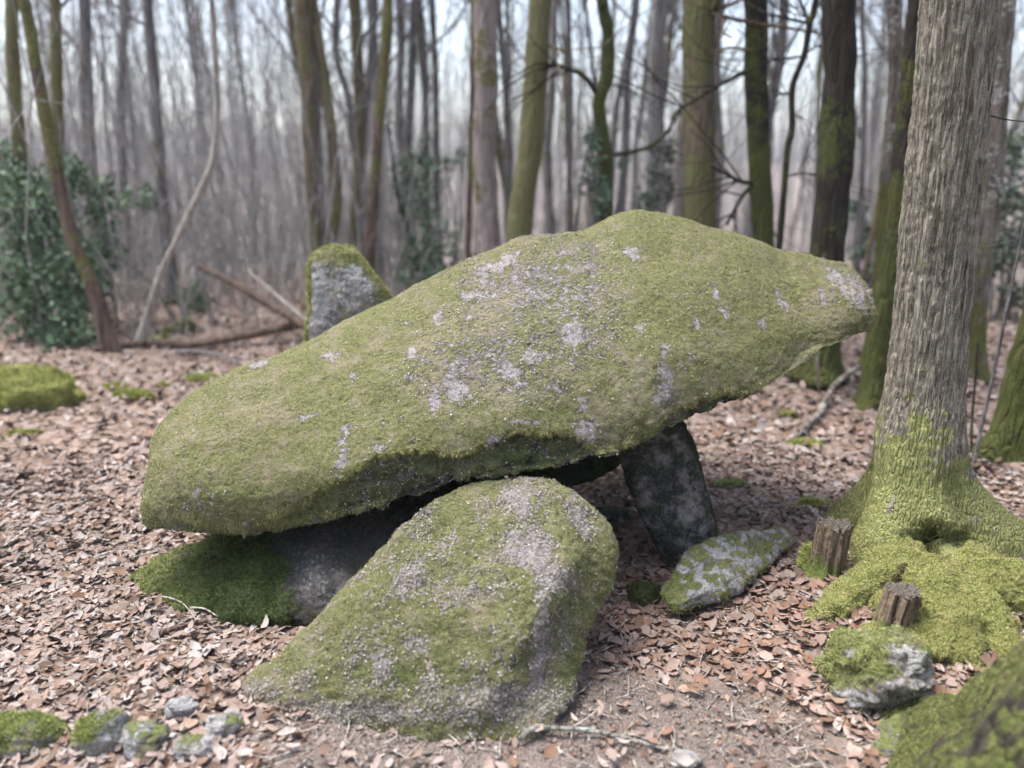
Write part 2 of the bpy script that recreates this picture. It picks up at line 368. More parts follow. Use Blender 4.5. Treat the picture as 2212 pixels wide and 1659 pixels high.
def patches(vx, vy, lst):
    m = np.zeros_like(vx); q = np.stack([vx, vy, 0 * vx], 1)
    wx = 9 * fbm(q, .035, 4) ; wy = 9 * fbm(q, .035, 4, 31.); vx = vx + wx; vy = vy + wy
    for (cx, cy, rx, ry, *a) in lst:
        an = R(a[0]) if a else 0; s = a[1] if len(a) > 1 else 1.
        dx, dy = vx - cx, vy - cy; u = (dx * math.cos(an) + dy * math.sin(an)) / rx; v = (-dx * math.sin(an) + dy * math.cos(an)) / ry
        m = np.maximum(m, s * np.exp(-(u * u + v * v) ** 1.5 * .6))
    return np.clip(m * (1.0 + 1.0 * fbm(q, .11, 4, 5.)), 0, 1)

# ------------------------------------------------------------------ capstone
def build_capstone():
    # (top of section: vx,vy,Y) (front rim: vx,vy,Y) back reach, bulge
    st = [
        ((322, 985, 2.80), (303, 1105, 2.66), .10, .02),
        ((332, 945, 2.84), (315, 1128, 2.61), .28, .06),
        ((352, 908, 2.88), (352, 1134, 2.57), .45, .09),
        ((400, 860, 2.92), (430, 1140, 2.54), .58, .11),
        ((470, 824, 2.96), (530, 1146, 2.52), .66, .12),
        ((560, 786, 3.00), (640, 1132, 2.50), .72, .12),
        ((660, 742, 3.05), (760, 1105, 2.48), .78, .12),
        ((770, 682, 3.10), (880, 1070, 2.48), .84, .12),
        ((870, 640, 3.16), (1000, 1036, 2.50), .88, .12),
        ((980, 578, 3.22), (1110, 1018, 2.53), .90, .12),
        ((1095, 521, 3.28), (1215, 996, 2.57), .92, .12),
        ((1180, 512, 3.32), (1300, 972, 2.61), .92, .12),
        ((1270, 500, 3.36), (1390, 940, 2.66), .90, .12),
        ((1350, 468, 3.40), (1470, 902, 2.72), .86, .12),
        ((1430, 463, 3.43), (1550, 872, 2.79), .80, .12),
        ((1520, 480, 3.46), (1630, 835, 2.87), .72, .11),
        ((1610, 510, 3.48), (1700, 795, 2.96), .62, .10),
        ((1700, 540, 3.50), (1765, 754, 3.05), .50, .08),
        ((1780, 560, 3.50), (1825, 730, 3.13), .38, .07),
        ((1838, 576, 3.49), (1864, 712, 3.20), .28, .075),
        ((1868, 600, 3.46), (1884, 700, 3.26), .16, .05),
        ((1884, 628, 3.42), (1891, 682, 3.30), .07, .02),
    ]
    S = []
    for (t, p, bk, bu) in st:
        bk = bk * 1.25 if bk > .5 else bk
        T = at(*t); Pp = at(*p); mid = (T + Pp) / 2
        def tow(X, b): d = np.array([0, 0, CAMZ]) - X; return X + d / np.linalg.norm(d) * b
        F1 = tow(T * .72 + Pp * .28, bu * 1.05); F2 = tow(mid, bu * 1.25); F3 = tow(T * .22 + Pp * .78, bu * 1.0); 
        R2 = Pp + np.array([0, .015, -.004])
        th = T[2] - Pp[2]
        U1 = Pp + np.array([0, bk * .35, .03]); U2 = Pp + np.array([0, bk * .8, .10 + .05 * th])
        BK = Pp + np.array([0, bk * 1.25, .22 + .25 * th]) if bk > .3 else (T + Pp) / 2 + np.array([0, bk, 0])
        T2 = T + np.array([0, .12 + bk * .12, -.06 - .05 * th]) if bk > .3 else T + np.array([0, bk * .4, -.01])
        S.append([T, F1, F2, F3, Pp, R2, U1, U2, BK, T2])
    nu, nv = 310, 270
    G = loft(S, nu, nv)
    F = G.reshape(-1, 3); vx, vy = proj(F); N0 = grid_normals(G).reshape(-1, 3)
    front = sst(-.1, .25, -(N0 * ((F - [0, 0, CAMZ]) / np.linalg.norm(F - [0, 0, CAMZ], axis=1)[:, None])).sum(1))
    # chipped ledges above the lower rim
    lx = [300, 430, 560, 640, 730, 760, 800, 850, 900, 950, 985, 1020, 1065, 1100, 1125, 1160, 1205, 1250, 1280, 1300, 1330, 1400, 1440, 1480, 1530, 1562, 1600, 1640, 1700]
    ly = [1150, 1150, 1128, 1090, 1040, 1016, 994, 976, 974, 978, 986, 972, 960, 934, 926, 936, 938, 948, 970, 982, 974, 930, 888, 876, 852, 840, 850, 832, 800]
    am = [0, 0, .2, .4, .5, .6, .7, .8, .8, .8, .8, .8, .7, .9, .9, .9, .8, .8, .6, .4, .4, .4, .5, .6, .8, 1.0, .6, .3, 0]
    jit = 8 * fbm(np.stack([vx * .02, vy * .02, vx * 0], 1), 2.6, 4)
    led = np.interp(vx, lx, ly) + jit; amp = np.interp(vx, lx, am)
    tt = np.tile(np.arange(nv) / nv * 10, nu); front2 = sst(.3, .8, tt) * sst(6.9, 5.4, tt); rec = sst(-2, 13, vy - led) * amp * front2
    F = F + np.stack([0 * rec, .046 * rec, .008 * rec], 1) 
    ch = np.abs(fbm(F, 11, 4)) ; F[:, 1] += front * (.050 * ch - .014) * rec; F[:, 2] += front * .014 * fbm(F, 22, 3) * rec
    rz = sst(3.4, 4.0, tt) * sst(6.6, 5.2, tt); rz = rz * (.35 + .65 * sst(560, 760, vx)) * (.25 + .75 * sst(1720, 1560, vx)); blk = np.abs(fbm(F * [1, .6, 1], 9, 3, 2.)) 
    F[:, 2] += rz * (.020 * blk - .010); F[:, 1] += rz * (.02 * fbm(F, 18, 3))
    G = F.reshape(nu, nv, 3)
    d = .022 * fbm(F, 2.2, 2) + .006 * fbm(F, 8, 4) + .0032 * fbm(F, 38, 3)
    # run-off furrows
    d -= .010 * patches(vx, vy, [(1705, 590, 10, 80, -25), (1590, 640, 8, 60, -20), (1745, 560, 7, 40, -30), (900, 800, 8, 50, 20), (1280, 640, 14, 60, 0)]) * front
    pits = np.clip(fbm(F, 60, 2, 9.) - .55, 0, 1); d -= .02 * pits
    bare = patches(vx, vy, [(761, 812, 8, 7), (758, 864, 7, 6), (744, 923, 10, 14), (736, 988, 13, 36, 8), (821, 964, 12, 9), (936, 865, 8, 24), (984, 838, 22, 17, 20),
        (1257, 876, 9, 18, 10), (946, 688, 8, 16, 15), (717, 773, 22, 7, -20), (890, 763, 7, 12, 20), (1264, 930, 24, 24), (1141, 913, 40, 7, 6), (1062, 952, 14, 12), (984, 1000, 12, 7), (890, 1030, 9, 8),
        (1366, 551, 18, 10, 25), (1548, 640, 6, 22, -15), (1560, 676, 15, 6, 40), (1504, 699, 5, 16, -15), (1434, 764, 12, 25, -10), (1490, 774, 9, 13, 15), (1475, 793, 7, 6),
        (1436, 822, 20, 46, -5), (1420, 860, 10, 20, 20), (1690, 647, 9, 24, -30), (1795, 592, 12, 26, -30), (1818, 612, 9, 32, -22), (1842, 628, 9, 34, -15), (1860, 640, 8, 34, -10), (1880, 640, 6, 28, -8), (1800, 640, 5, 16, -20), (1777, 640, 7, 20, -20),
        (533, 1134, 7, 10), (463, 1070, 5, 12), (430, 1072, 5, 22), (560, 790, 18, 6, -25), (1075, 570, 40, 14, -28), (660, 900, 20, 5, -30), (1010, 640, 14, 8, -20), (1240, 720, 14, 20), (1100, 800, 18, 12), (1650, 700, 9, 15), (1380, 700, 10, 9), (1145, 770, 16, 12, 0)])
    thin = patches(vx, vy, [(1154, 660, 150, 140, 0, .95), (1030, 740, 150, 75, -25, .95), (1250, 690, 90, 110, 0, .85), (960, 840, 70, 60, 0, .6), (1130, 840, 90, 50, 0, .6), (1120, 560, 80, 40, -10, .6), (1320, 760, 80, 120, 0, .35), (1480, 640, 60, 60, 0, .3)])
    big = fbm(F, 3, 3)
    moss = .95 + .20 * big + .20 * fbm(F, 14, 3) + .26 * fbm(F, 45, 3) - bare * .78 - thin * .46 - rec * (.35 - .3 * fbm(F, 20, 2))
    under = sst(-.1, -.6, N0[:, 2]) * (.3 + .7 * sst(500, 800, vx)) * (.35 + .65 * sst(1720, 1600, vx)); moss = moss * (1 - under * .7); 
    damp_shade = np.clip(rec * .75 + .35 * sst(980, 1150, vy) * front, 0, 1) + .8 * under  # shade painted into the colour of recesses, lower rim and underside
    bare = np.clip(bare * .9 + thin * .6, 0, 1)
    sh = lambda a: np.clip(a, 0, 1.3).reshape(nu, nv)
    d = d.reshape(nu, nv)
    o, P, N = rock_from(G, 'capstone', M_rock, (0.2, 3.0, .62), 'huge tilted moss-covered granite capstone resting across the other stones', 'capstone', sh(moss), sh(bare), sh(damp_shade), d,
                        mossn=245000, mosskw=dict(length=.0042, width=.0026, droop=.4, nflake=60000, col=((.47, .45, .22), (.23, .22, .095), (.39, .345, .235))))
    # longer hanging fringe along the lower rim
    F = P.reshape(-1, 3); vx, vy = proj(F); rim = np.interp(vx, [303, 530, 760, 1000, 1215, 1390, 1550, 1700], [1105, 1146, 1105, 1036, 996, 940, 872, 795])
    edge = (np.exp(-((vy - np.minimum(led, rim)) / 9) ** 2) * np.clip(amp * 1.5, .0, 1) + np.exp(-((vy - rim + 4) / 9) ** 2) * sst(1000, 600, vx)) * front * sst(340, 400, vx) * np.clip(moss * 1.2, 0, 1)
    edge *= sst(-.15, .4, fbm(F, 9, 2, 4.)) + .15
    add_moss(o, P, N, edge.reshape(nu, nv) + 1e-6, 14000, length=.012, width=.0026, droop=1.5, org=o.location, name='moss_fringe', sd=3)
build_capstone()

# ------------------------------------------------------------------ stones built from cross-sections
def ring(A, B, bf, bb, k=12, pw=1., up=0., skew=0.):
    """ring through silhouette points A and B, bulging bf towards the viewer's side and bb away from it"""
    A, B = np.array(A), np.array(B); mid = (A + B) / 2; h = (B - A) / 2
    d = np.array([0, 0, CAMZ]) - mid; d /= np.linalg.norm(d)
    out = []
    for i in range(k):
        t = i / k * 2 * math.pi; c, s = math.cos(t), math.sin(t)
        c2 = math.copysign(abs(c) ** pw, c); s2 = math.copysign(abs(s) ** pw, s)
        b = bf if s > 0 else bb
        out.append(mid - h * c2 + d * b * s2 + np.array([0, 0, up * max(0, s)]) + h * skew * max(0, s2))
    return out
def ringp(A, B, bf, bb, prof):
    A, B = np.array(A), np.array(B); mid = (A + B) / 2; d = np.array([0, 0, CAMZ]) - mid; d /= np.linalg.norm(d)
    out = [A + (B - A) * u + d * bf * h for u, h in prof]
    out += [B + (A - B) * u - d * bb * h for u, h in ((.12, .6), (.4, 1.), (.7, .9), (.92, .5))]
    return out
def stone(name, rows, mat, label, cat, nu=150, nv=150, amp=(.02, .008, .003), mossf=None, mossn=0, group=None, k=12, pw=.8, org=None, mosskw=None, skew=0, prof=None):
    S = [ringp(at(*a), at(*b), bf, bb, prof) if prof else ring(at(*a), at(*b), bf, bb, k, pw, 0, skew) for (a, b, bf, bb) in rows]
    G = loft(S, nu, nv); F = G.reshape(-1, 3); vx, vy = proj(F); N0 = grid_normals(G).reshape(-1, 3)
    sd = (hash(label) % 97) * 0 + len(label)
    d = amp[0] * fbm(F, 3, 3, sd) + amp[1] * fbm(F, 10, 4, sd) + amp[2] * fbm(F, 42, 3, sd)
    moss, bare, damp_shade = mossf(F, N0, vx, vy)
    sh = lambda a: np.clip(a + 0 * vx, 0, 1.3).reshape(nu, nv)
    if org is None: org = F[np.argmin(F[:, 2])]; org = np.array([F[:, 0].mean(), F[:, 1].mean(), max(F[:, 2].min(), 0)])
    return rock_from(G, name, mat, org, label, cat, sh(moss), sh(bare), sh(damp_shade), d.reshape(nu, nv), group, mossn, mosskw)

def boulder_moss(F, N, vx, vy):
    bare = patches(vx, vy, [(1120, 1080, 34, 40, 10, .8), (1140, 1180, 48, 40, 20), (1190, 1240, 46, 26, 35, .9), (1170, 1330, 14, 60, 4), (1165, 1440, 14, 50, 8), (895, 1392, 26, 18), (1250, 1120, 18, 46, -25, .8), (880, 1260, 26, 34, 40, .6),
        (960, 1180, 20, 30, 30, .55), (650, 1470, 28, 14, -20, .8), (820, 1440, 16, 34, 10, .8), (930, 1480, 18, 36, -5, .7), (750, 1400, 28, 10, -20, .5), (1080, 1520, 160, 34, 0, .5), (780, 1540, 220, 20, 0, .55), (560, 1500, 40, 18, -20, .6), (1200, 1380, 24, 60, 5, .35), (850, 1100, 20, 12, -20, .4), (1005, 1290, 70, 20, -8, .5), (1040, 1110, 16, 40, 10, .4)])
    moss = .86 + .25 * fbm(F, 4, 3) + .22 * fbm(F, 14, 3) + .24 * fbm(F, 45, 3) - bare * .58 - .30 * sst(0, .35, -N[:, 2])
    damp_shade = .55 * patches(vx, vy, [(900, 1460, 90, 30), (1230, 1450, 40, 90, 0, .6), (860, 1210, 30, 40, 40, .4), (1150, 1420, 40, 60, 0, .35), (920, 1110, 60, 40, -40, .7)]) + .1  # darker patches on the foot, right face and upper left
    return moss, bare, damp_shade
stone('support_stone', [
    ((385, 1585, 2.00), (1165, 1600, 1.88), .03, .14),
    ((478, 1512, 2.05), (1222, 1535, 1.96), .10, .20),
    ((580, 1430, 2.12), (1246, 1475, 2.06), .16, .24),
    ((650, 1358, 2.18), (1264, 1400, 2.16), .20, .26),
    ((730, 1284, 2.24), (1288, 1338, 2.24), .22, .28),
    ((800, 1216, 2.30), (1320, 1270, 2.31), .21, .28),
    ((862, 1152, 2.36), (1337, 1205, 2.37), .17, .26),
    ((910, 1102, 2.42), (1314, 1142, 2.42), .12, .24),
    ((965, 1064, 2.48), (1262, 1082, 2.45), .06, .20),
    ((1040, 1038, 2.53), (1205, 1044, 2.51), .03, .12),
    ((1085, 1032, 2.56), (1150, 1034, 2.55), .01, .05)],
    M_rock, 'large leaning boulder with pale lichen streaks under the front rim of the capstone', 'boulder', 200, 200, (.018, .009, .005), boulder_moss, 115000, org=(0, 2.1, 0), prof=((0, 0), (.12, .38), (.32, .66), (.52, .84), (.70, 1.0), (.77, .97), (.88, .55), (1, 0)), mosskw=dict(length=.0038, width=.0022, droop=.25, nflake=45000, col=((.45, .45, .21), (.21, .22, .085), (.39, .345, .235))))

def left_moss(F, N, vx, vy):
    bare = patches(vx, vy, [(675, 1250, 34, 46, 0, .6), (730, 1270, 20, 40, 0, .5)])
    return 1.15 + .2 * fbm(F, 4, 3) - 1.4 * bare - .75 * sst(-60, 60, vx - 620 + 60 * fbm(F, 8, 3)) - .35 * sst(1235, 1190, vy) * sst(520, 600, vx), bare * .5, (.95 * sst(370, 540, vx + .4 * (vy - 1150)) + .08) * (1 - .8 * np.clip(bare, 0, 1))  # hollow's shade painted over moss and rock, deepening to the right
stone('support_stone', [
    ((288, 1262, 2.70), (300, 1290, 2.66), .01, .02),
    ((296, 1240, 2.75), (322, 1312, 2.60), .07, .10),
    ((330, 1212, 2.81), (380, 1330, 2.54), .12, .16),
    ((400, 1180, 2.88), (480, 1345, 2.50), .15, .20),
    ((500, 1146, 2.92), (590, 1352, 2.47), .16, .22),
    ((620, 1085, 2.95), (700, 1352, 2.46), .16, .22),
    ((760, 1030, 2.98), (820, 1330, 2.50), .14, .22),
    ((880, 1015, 2.99), (930, 1260, 2.60), .10, .18),
    ((960, 1040, 2.98), (1000, 1190, 2.70), .02, .05)],
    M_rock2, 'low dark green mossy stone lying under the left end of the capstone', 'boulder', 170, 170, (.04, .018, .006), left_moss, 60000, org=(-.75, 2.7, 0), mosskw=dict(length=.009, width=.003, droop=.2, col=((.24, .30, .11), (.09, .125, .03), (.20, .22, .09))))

def dark_moss(F, N, vx, vy):
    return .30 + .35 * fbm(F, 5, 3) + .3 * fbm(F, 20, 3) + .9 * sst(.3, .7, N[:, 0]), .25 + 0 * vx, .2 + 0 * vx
stone('support_stone', [
    ((1315, 850, 3.02), (1430, 840, 3.12), .05, .12),
    ((1326, 930, 3.02), (1466, 915, 3.10), .06, .13),
    ((1345, 1010, 3.00), (1494, 975, 3.08), .07, .14),
    ((1368, 1080, 2.98), (1516, 1040, 3.05), .07, .14),
    ((1398, 1150, 2.96), (1538, 1110, 3.02), .07, .14),
    ((1432, 1210, 2.95), (1552, 1170, 3.00), .06, .13),
    ((1462, 1270, 2.95), (1556, 1230, 3.00), .05, .12)],
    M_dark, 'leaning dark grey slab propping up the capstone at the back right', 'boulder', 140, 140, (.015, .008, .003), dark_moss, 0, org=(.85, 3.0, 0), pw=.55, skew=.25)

def stand_moss(F, N, vx, vy):
    bare = patches(vx, vy, [(690, 640, 22, 60, 0), (768, 580, 16, 24, 0), (735, 620, 40, 60, 0, .6)])
    return .45 + .9 * sst(.25, .75, N[:, 2]) + .8 * sst(.55, .9, np.abs(N[:, 0])) - bare * .5 + .3 * fbm(F, 6, 3), bare, 0 * vx
stone('standing_stone', [
    ((640, 860, 4.15), (905, 800, 4.15), .12, .20),
    ((655, 760, 4.15), (890, 730, 4.15), .12, .20),
    ((664, 690, 4.15), (868, 680, 4.15), .12, .20),
    ((666, 630, 4.15), (842, 630, 4.15), .12, .19),
    ((664, 580, 4.16), (812, 590, 4.16), .11, .17),
    ((672, 552, 4.17), (790, 562, 4.17), .09, .13),
    ((692, 535, 4.18), (770, 540, 4.18), .06, .08),
    ((712, 526, 4.19), (748, 528, 4.19), .02, .03)],
    M_rock2, 'upright rounded stone with mossy top standing behind the capstone', 'boulder', 120, 130, (.012, .007, .003), stand_moss, 22000, org=(-.95, 4.15, 0), pw=.7, mosskw=dict(length=.010, width=.004, droop=.2, col=((.36, .35, .14), (.20, .20, .06), (.36, .32, .17))))

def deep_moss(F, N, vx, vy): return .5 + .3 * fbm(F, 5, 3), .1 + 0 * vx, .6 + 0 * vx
stone('chamber_stone', [
    ((560, 1180, 3.22), (575, 1215, 3.20), .01, .02), ((600, 1080, 3.26), (620, 1250, 3.12), .04, .12), ((720, 1000, 3.28), (740, 1255, 3.10), .06, .16), ((860, 990, 3.30), (880, 1230, 3.12), .06, .16),
    ((1000, 985, 3.32), (1010, 1180, 3.16), .06, .15), ((1090, 1000, 3.32), (1095, 1120, 3.22), .02, .06)],
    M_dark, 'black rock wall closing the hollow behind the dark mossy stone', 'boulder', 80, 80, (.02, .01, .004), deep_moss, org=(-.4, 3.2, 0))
# dark stone deep in the chamber, under the capstone
stone('chamber_stone', [
    ((1090, 1020, 3.35), (1110, 1060, 3.30), .01, .03), ((1110, 960, 3.40), (1150, 1066, 3.25), .06, .12), ((1180, 930, 3.42), (1230, 1052, 3.27), .07, .15),
    ((1260, 925, 3.44), (1300, 1035, 3.32), .06, .14), ((1330, 950, 3.44), (1345, 1000, 3.38), .01, .04)],
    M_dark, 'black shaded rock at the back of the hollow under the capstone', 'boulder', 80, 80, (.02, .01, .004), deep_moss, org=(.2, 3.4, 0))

# ------------------------------------------------------------------ loose stones (displaced spheroids)
def blob(name, c, r, mat, label, cat='stone', moss=.8, bare=.3, damp_shade=.1, sd=0, n=52, amp=.16, mossn=0, group=None, rot=0., tilt=0., power=.85, mosskw=None, mossup=.5, mf=None):
    nu, nv = n, n
    th = np.linspace(.03, math.pi - .03, nu)[:, None]; ph = np.arange(nv)[None] / nv * 2 * math.pi
    sg = lambda v: np.sign(v) * np.abs(v) ** power
    U = np.stack([sg(np.sin(th)) * sg(np.cos(ph)), sg(np.sin(th)) * sg(np.sin(ph)), sg(np.cos(th)) + 0 * ph], -1)
    U = U * (1 + amp * 1.6 * fbm(U.reshape(-1, 3), .9, 2, sd * 3.3).reshape(nu, nv, 1) + amp * .8 * fbm(U.reshape(-1, 3), 2.6, 3, sd * 5.1).reshape(nu, nv, 1) + amp * .18 * fbm(U.reshape(-1, 3), 10, 3, sd).reshape(nu, nv, 1))
    U = U * np.array(r)
    ct, s_ = math.cos(tilt), math.sin(tilt); U = U @ np.array([[ct, 0, s_], [0, 1, 0], [-s_, 0, ct]])
    ct, s_ = math.cos(rot), math.sin(rot); U = U @ np.array([[ct, s_, 0], [-s_, ct, 0], [0, 0, 1]])
    G = U + np.array(c); F = G.reshape(-1, 3); N0 = grid_normals(G).reshape(-1, 3)
    nn = fbm(F, .8 / max(r) , 3, sd)
    mo = moss + mossup * (N0[:, 2] - .4) + .5 * nn; ba = bare + .6 * fbm(F, 1.2 / max(r), 2, sd + 5.)
    if mf: mo, ba, damp_shade = mf(F, N0, *proj(F))
    sh = lambda a: np.clip(a + 0 * nn, 0, 1.3).reshape(nu, nv)
    return rock_from(G, name, mat, np.array([c[0], c[1], float(gz(c[0], c[1]))]), label, cat, sh(mo), sh(ba), sh(damp_shade), np.zeros((nu, nv)), group, mossn, mosskw)[0]
GREENKW = dict(length=.009, width=.004, droop=-.1, col=((.50, .53, .18), (.28, .31, .08), (.48, .44, .17)))
def gp(vx, vy, up=0.): p = onground(vx, vy); p[2] += up; return p
def rv(w, Y): return w / 2 / FPX * Y * 1.04   # radius of something w view-pixels wide at distance Y

def lich_moss(F, N, vx, vy): return .50 + .12 * fbm(F, 7, 3) + .5 * fbm(F, 26, 3) + .5 * sst(1500, 1400, vx), .7 + .3 * fbm(F, 9, 2), .1 + .5 * sst(1480, 1390, vx)
stone('lichen_stone', [
    ((1424, 1280, 2.57), (1438, 1304, 2.55), .01, .02), ((1432, 1264, 2.60), (1458, 1322, 2.53), .03, .06), ((1466, 1236, 2.66), (1502, 1318, 2.55), .04, .08),
    ((1505, 1200, 2.73), (1552, 1290, 2.60), .04, .09), ((1550, 1170, 2.81), (1604, 1264, 2.66), .04, .09), ((1604, 1152, 2.89), (1650, 1226, 2.76), .03, .08), ((1655, 1144, 2.95), (1682, 1192, 2.87), .02, .05), ((1692, 1150, 2.98), (1702, 1166, 2.96), .01, .02)],
    M_rock2, 'long white lichen-spotted stone leaning against the foot of the dark slab', 'stone', 120, 120, (.034, .012, .004), lich_moss, 3000, org=(.95, 2.7, 0), prof=((0, 0), (.05, .5), (.35, .72), (.66, .86), (.76, .80), (1, 0)))
blob('mossy_stone', gp(1395, 1290, .0), (.07, .06, .055), M_rock2, 'small dark green moss-capped stone beside the white lichen stone', moss=1.2, bare=0, damp_shade=.9, sd=5, mossn=5000)
blob('flat_stone', gp(1325, 1120, .0), (.10, .08, .05), M_dark, 'small grey stone in the shade behind the leaning front boulder', moss=.2, sd=6)
blob('edge_stone', gp(1580, 1050, .0), (.085, .06, .035), M_rock2, 'green tinged flat stone in the leaves right of the dark slab', moss=.8, bare=.3, damp_shade=.5, sd=7)
blob('small_stone', gp(1525, 1085, .0), (.05, .04, .03), M_rock2, 'small pale stone between dark slab and green tinged stone', moss=.15, bare=.6, sd=8)
blob('root_stone', gp(1895, 1480, .05), (.145, .12, .115), M_rock2, 'mossy boulder with pale broken side below the sawn stump', mf=lambda F, N, vx, vy: (.95 + .3 * fbm(F, 9, 3) - 1.5 * patches(vx, vy, [(1985, 1440, 60, 26, 35), (1870, 1520, 70, 24, 10), (1960, 1500, 60, 30, 0), (1835, 1410, 12, 6)]), patches(vx, vy, [(1985, 1440, 70, 30, 35), (1870, 1525, 80, 30, 10)]), .1 + 0 * vx), sd=9, n=120, amp=.20, mossn=9000, mosskw=dict(length=.009, width=.0035, col=((.36, .39, .16), (.19, .21, .07), (.37, .35, .2))))
blob('flat_stone', gp(1985, 1600, -.01), (.12, .08, .055), M_rock2, 'low grey flat stone near the mossy root in the bottom right corner', moss=.35, bare=.7, sd=10, n=90)
blob('mossy_stone', gp(40, 1600, .0), (.13, .07, .065), M_rock2, 'moss-covered stone at the bottom left corner of the clearing', moss=.66, bare=.6, sd=11, n=90, mossn=9000, mosskw=dict(length=.009, width=.003, col=((.34, .40, .14), (.18, .22, .05), (.36, .36, .16))))
blob('mossy_stone', gp(228, 1600, .005), (.075, .055, .08), M_rock2, 'half mossy pointed stone, second stone from the bottom left corner', moss=.50, bare=.8, sd=12, n=90, mossn=4500, mosskw=dict(length=.008, width=.003, col=((.34, .40, .14), (.18, .22, .05), (.36, .36, .16))))
blob('grey_stone', gp(315, 1605, .01), (.065, .05, .045), M_rock2, 'grey lichened stone just right of the half mossy pointed stone', moss=.35, bare=.9, sd=13)
blob('grey_stone', gp(395, 1537, .012), (.048, .034, .034), M_rock2, 'small wedge shaped grey stone left of the leaning boulder foot', moss=.15, bare=.9, sd=14)
blob('grey_stone', gp(488, 1572, .008), (.055, .04, .034), M_rock2, 'pale lichened stone touching the foot of the leaning boulder', moss=.15, bare=1., sd=15)
blob('grey_stone', gp(420, 1620, .002), (.06, .04, .03), M_rock2, 'flat grey stone in the soil below the pale lichened stone', moss=.2, bare=.7, sd=16)
blob('grey_stone', gp(1480, 1645, .004), (.04, .03, .024), M_rock2, 'tiny blue grey stone at the bottom edge near the lichened stick', moss=.1, bare=1., sd=17)
# moss cushions
def cushion(vx, vy, w, h, label, sd, n=8000, mat=M_mossy, dy=.5, name='moss_cushion'):
    p = gp(vx, vy); r = rv(w, p[1])
    return blob(name, p + [0, 0, -.01], (r, r * dy, h), mat, label, 'moss', 1.3, 0, 0, sd, 54, .16, n, mosskw=dict(GREENKW, length=.012 + .004 * p[1] / 3, width=.003 + .0015 * p[1] / 3))
cushion(60, 872, 250, .26, 'big bright green moss mound at the left edge of the clearing', 21, 16000, name='moss_mound')
cushion(-8, 885, 90, .12, 'small green moss hump cut by the left frame edge beside the mound', 27, 4000)
cushion(288, 858, 85, .05, 'flat yellow green moss cushion right of the big moss mound', 22, 5000)
cushion(250, 838, 50, .04, 'small pale moss tuft just behind the flat moss cushion', 28, 2500)
cushion(432, 820, 80, .045, 'moss cushion touching the left end of the capstone outline', 23, 5000)
cushion(352, 834, 28, .03, 'tiny dark moss tuft between two flat moss cushions', 24, 1200)
cushion(45, 940, 80, .03, 'low moss cushion in the leaves below the big moss mound', 25, 4000)
cushion(1733, 962, 78, .035, 'lone bright moss cushion in the leaves left of the big trunk', 26, 4500)
cushion(1700, 895, 50, .02, 'faint low moss patch behind the lone bright moss cushion', 29, 1500)
cushion(1375, 722, 60, .05, 'hidden moss tuft at the foot of the far trees', 30, 500) if False else None

# ------------------------------------------------------------------ big tree with ridged bark
def tree_trunk_grid(pts, nv, ndisp):
    """pts: (z-ordered) list of (left V point, right V point, Y)"""
    C = []; Rr = []
    for (l, r, Y) in pts:
        a = at(*l, Y); b = at(*r, Y); C.append((a + b) / 2); Rr.append(np.linalg.norm(b - a) / 2)
    return np.array(C), np.array(Rr)
def grow(buf, p, d, L, r, depth, g, minr=.003, seg=4, sides=5, curl=.16, kids=3, up=.25, moss=0.):
    n = seg + 1; P = [np.array(p)]; dd = np.array(d, float)
    for i in range(seg):
        dd = dd + g.normal(size=3) * curl + np.array([0, 0, up * .12]); dd /= np.linalg.norm(dd); P.append(P[-1] + dd * L / seg)
    rad = np.linspace(r, max(r * .45, minr * .6), n); V, Q, T = tube(P, rad, max(3, sides), False); buf.add(V, Q, None, moss)
    if depth <= 0: return
    for k in range(kids):
        i = g.integers(1, n); f = g.random(); q = P[i] * f + P[i - 1] * (1 - f)
        ax = P[i] - P[i - 1]; ax /= np.linalg.norm(ax); s = np.cross(ax, g.normal(size=3)); s /= np.linalg.norm(s) + 1e-9
        nd = ax * .75 + s * (.6 + .3 * g.random()); nd /= np.linalg.norm(nd)
        grow(buf, q, nd, L * (.45 + .3 * g.random()), max(rad[i] * .55, minr), depth - 1, g, minr, max(2, seg - 1), sides - 1, curl * 1.1, kids, up, moss)

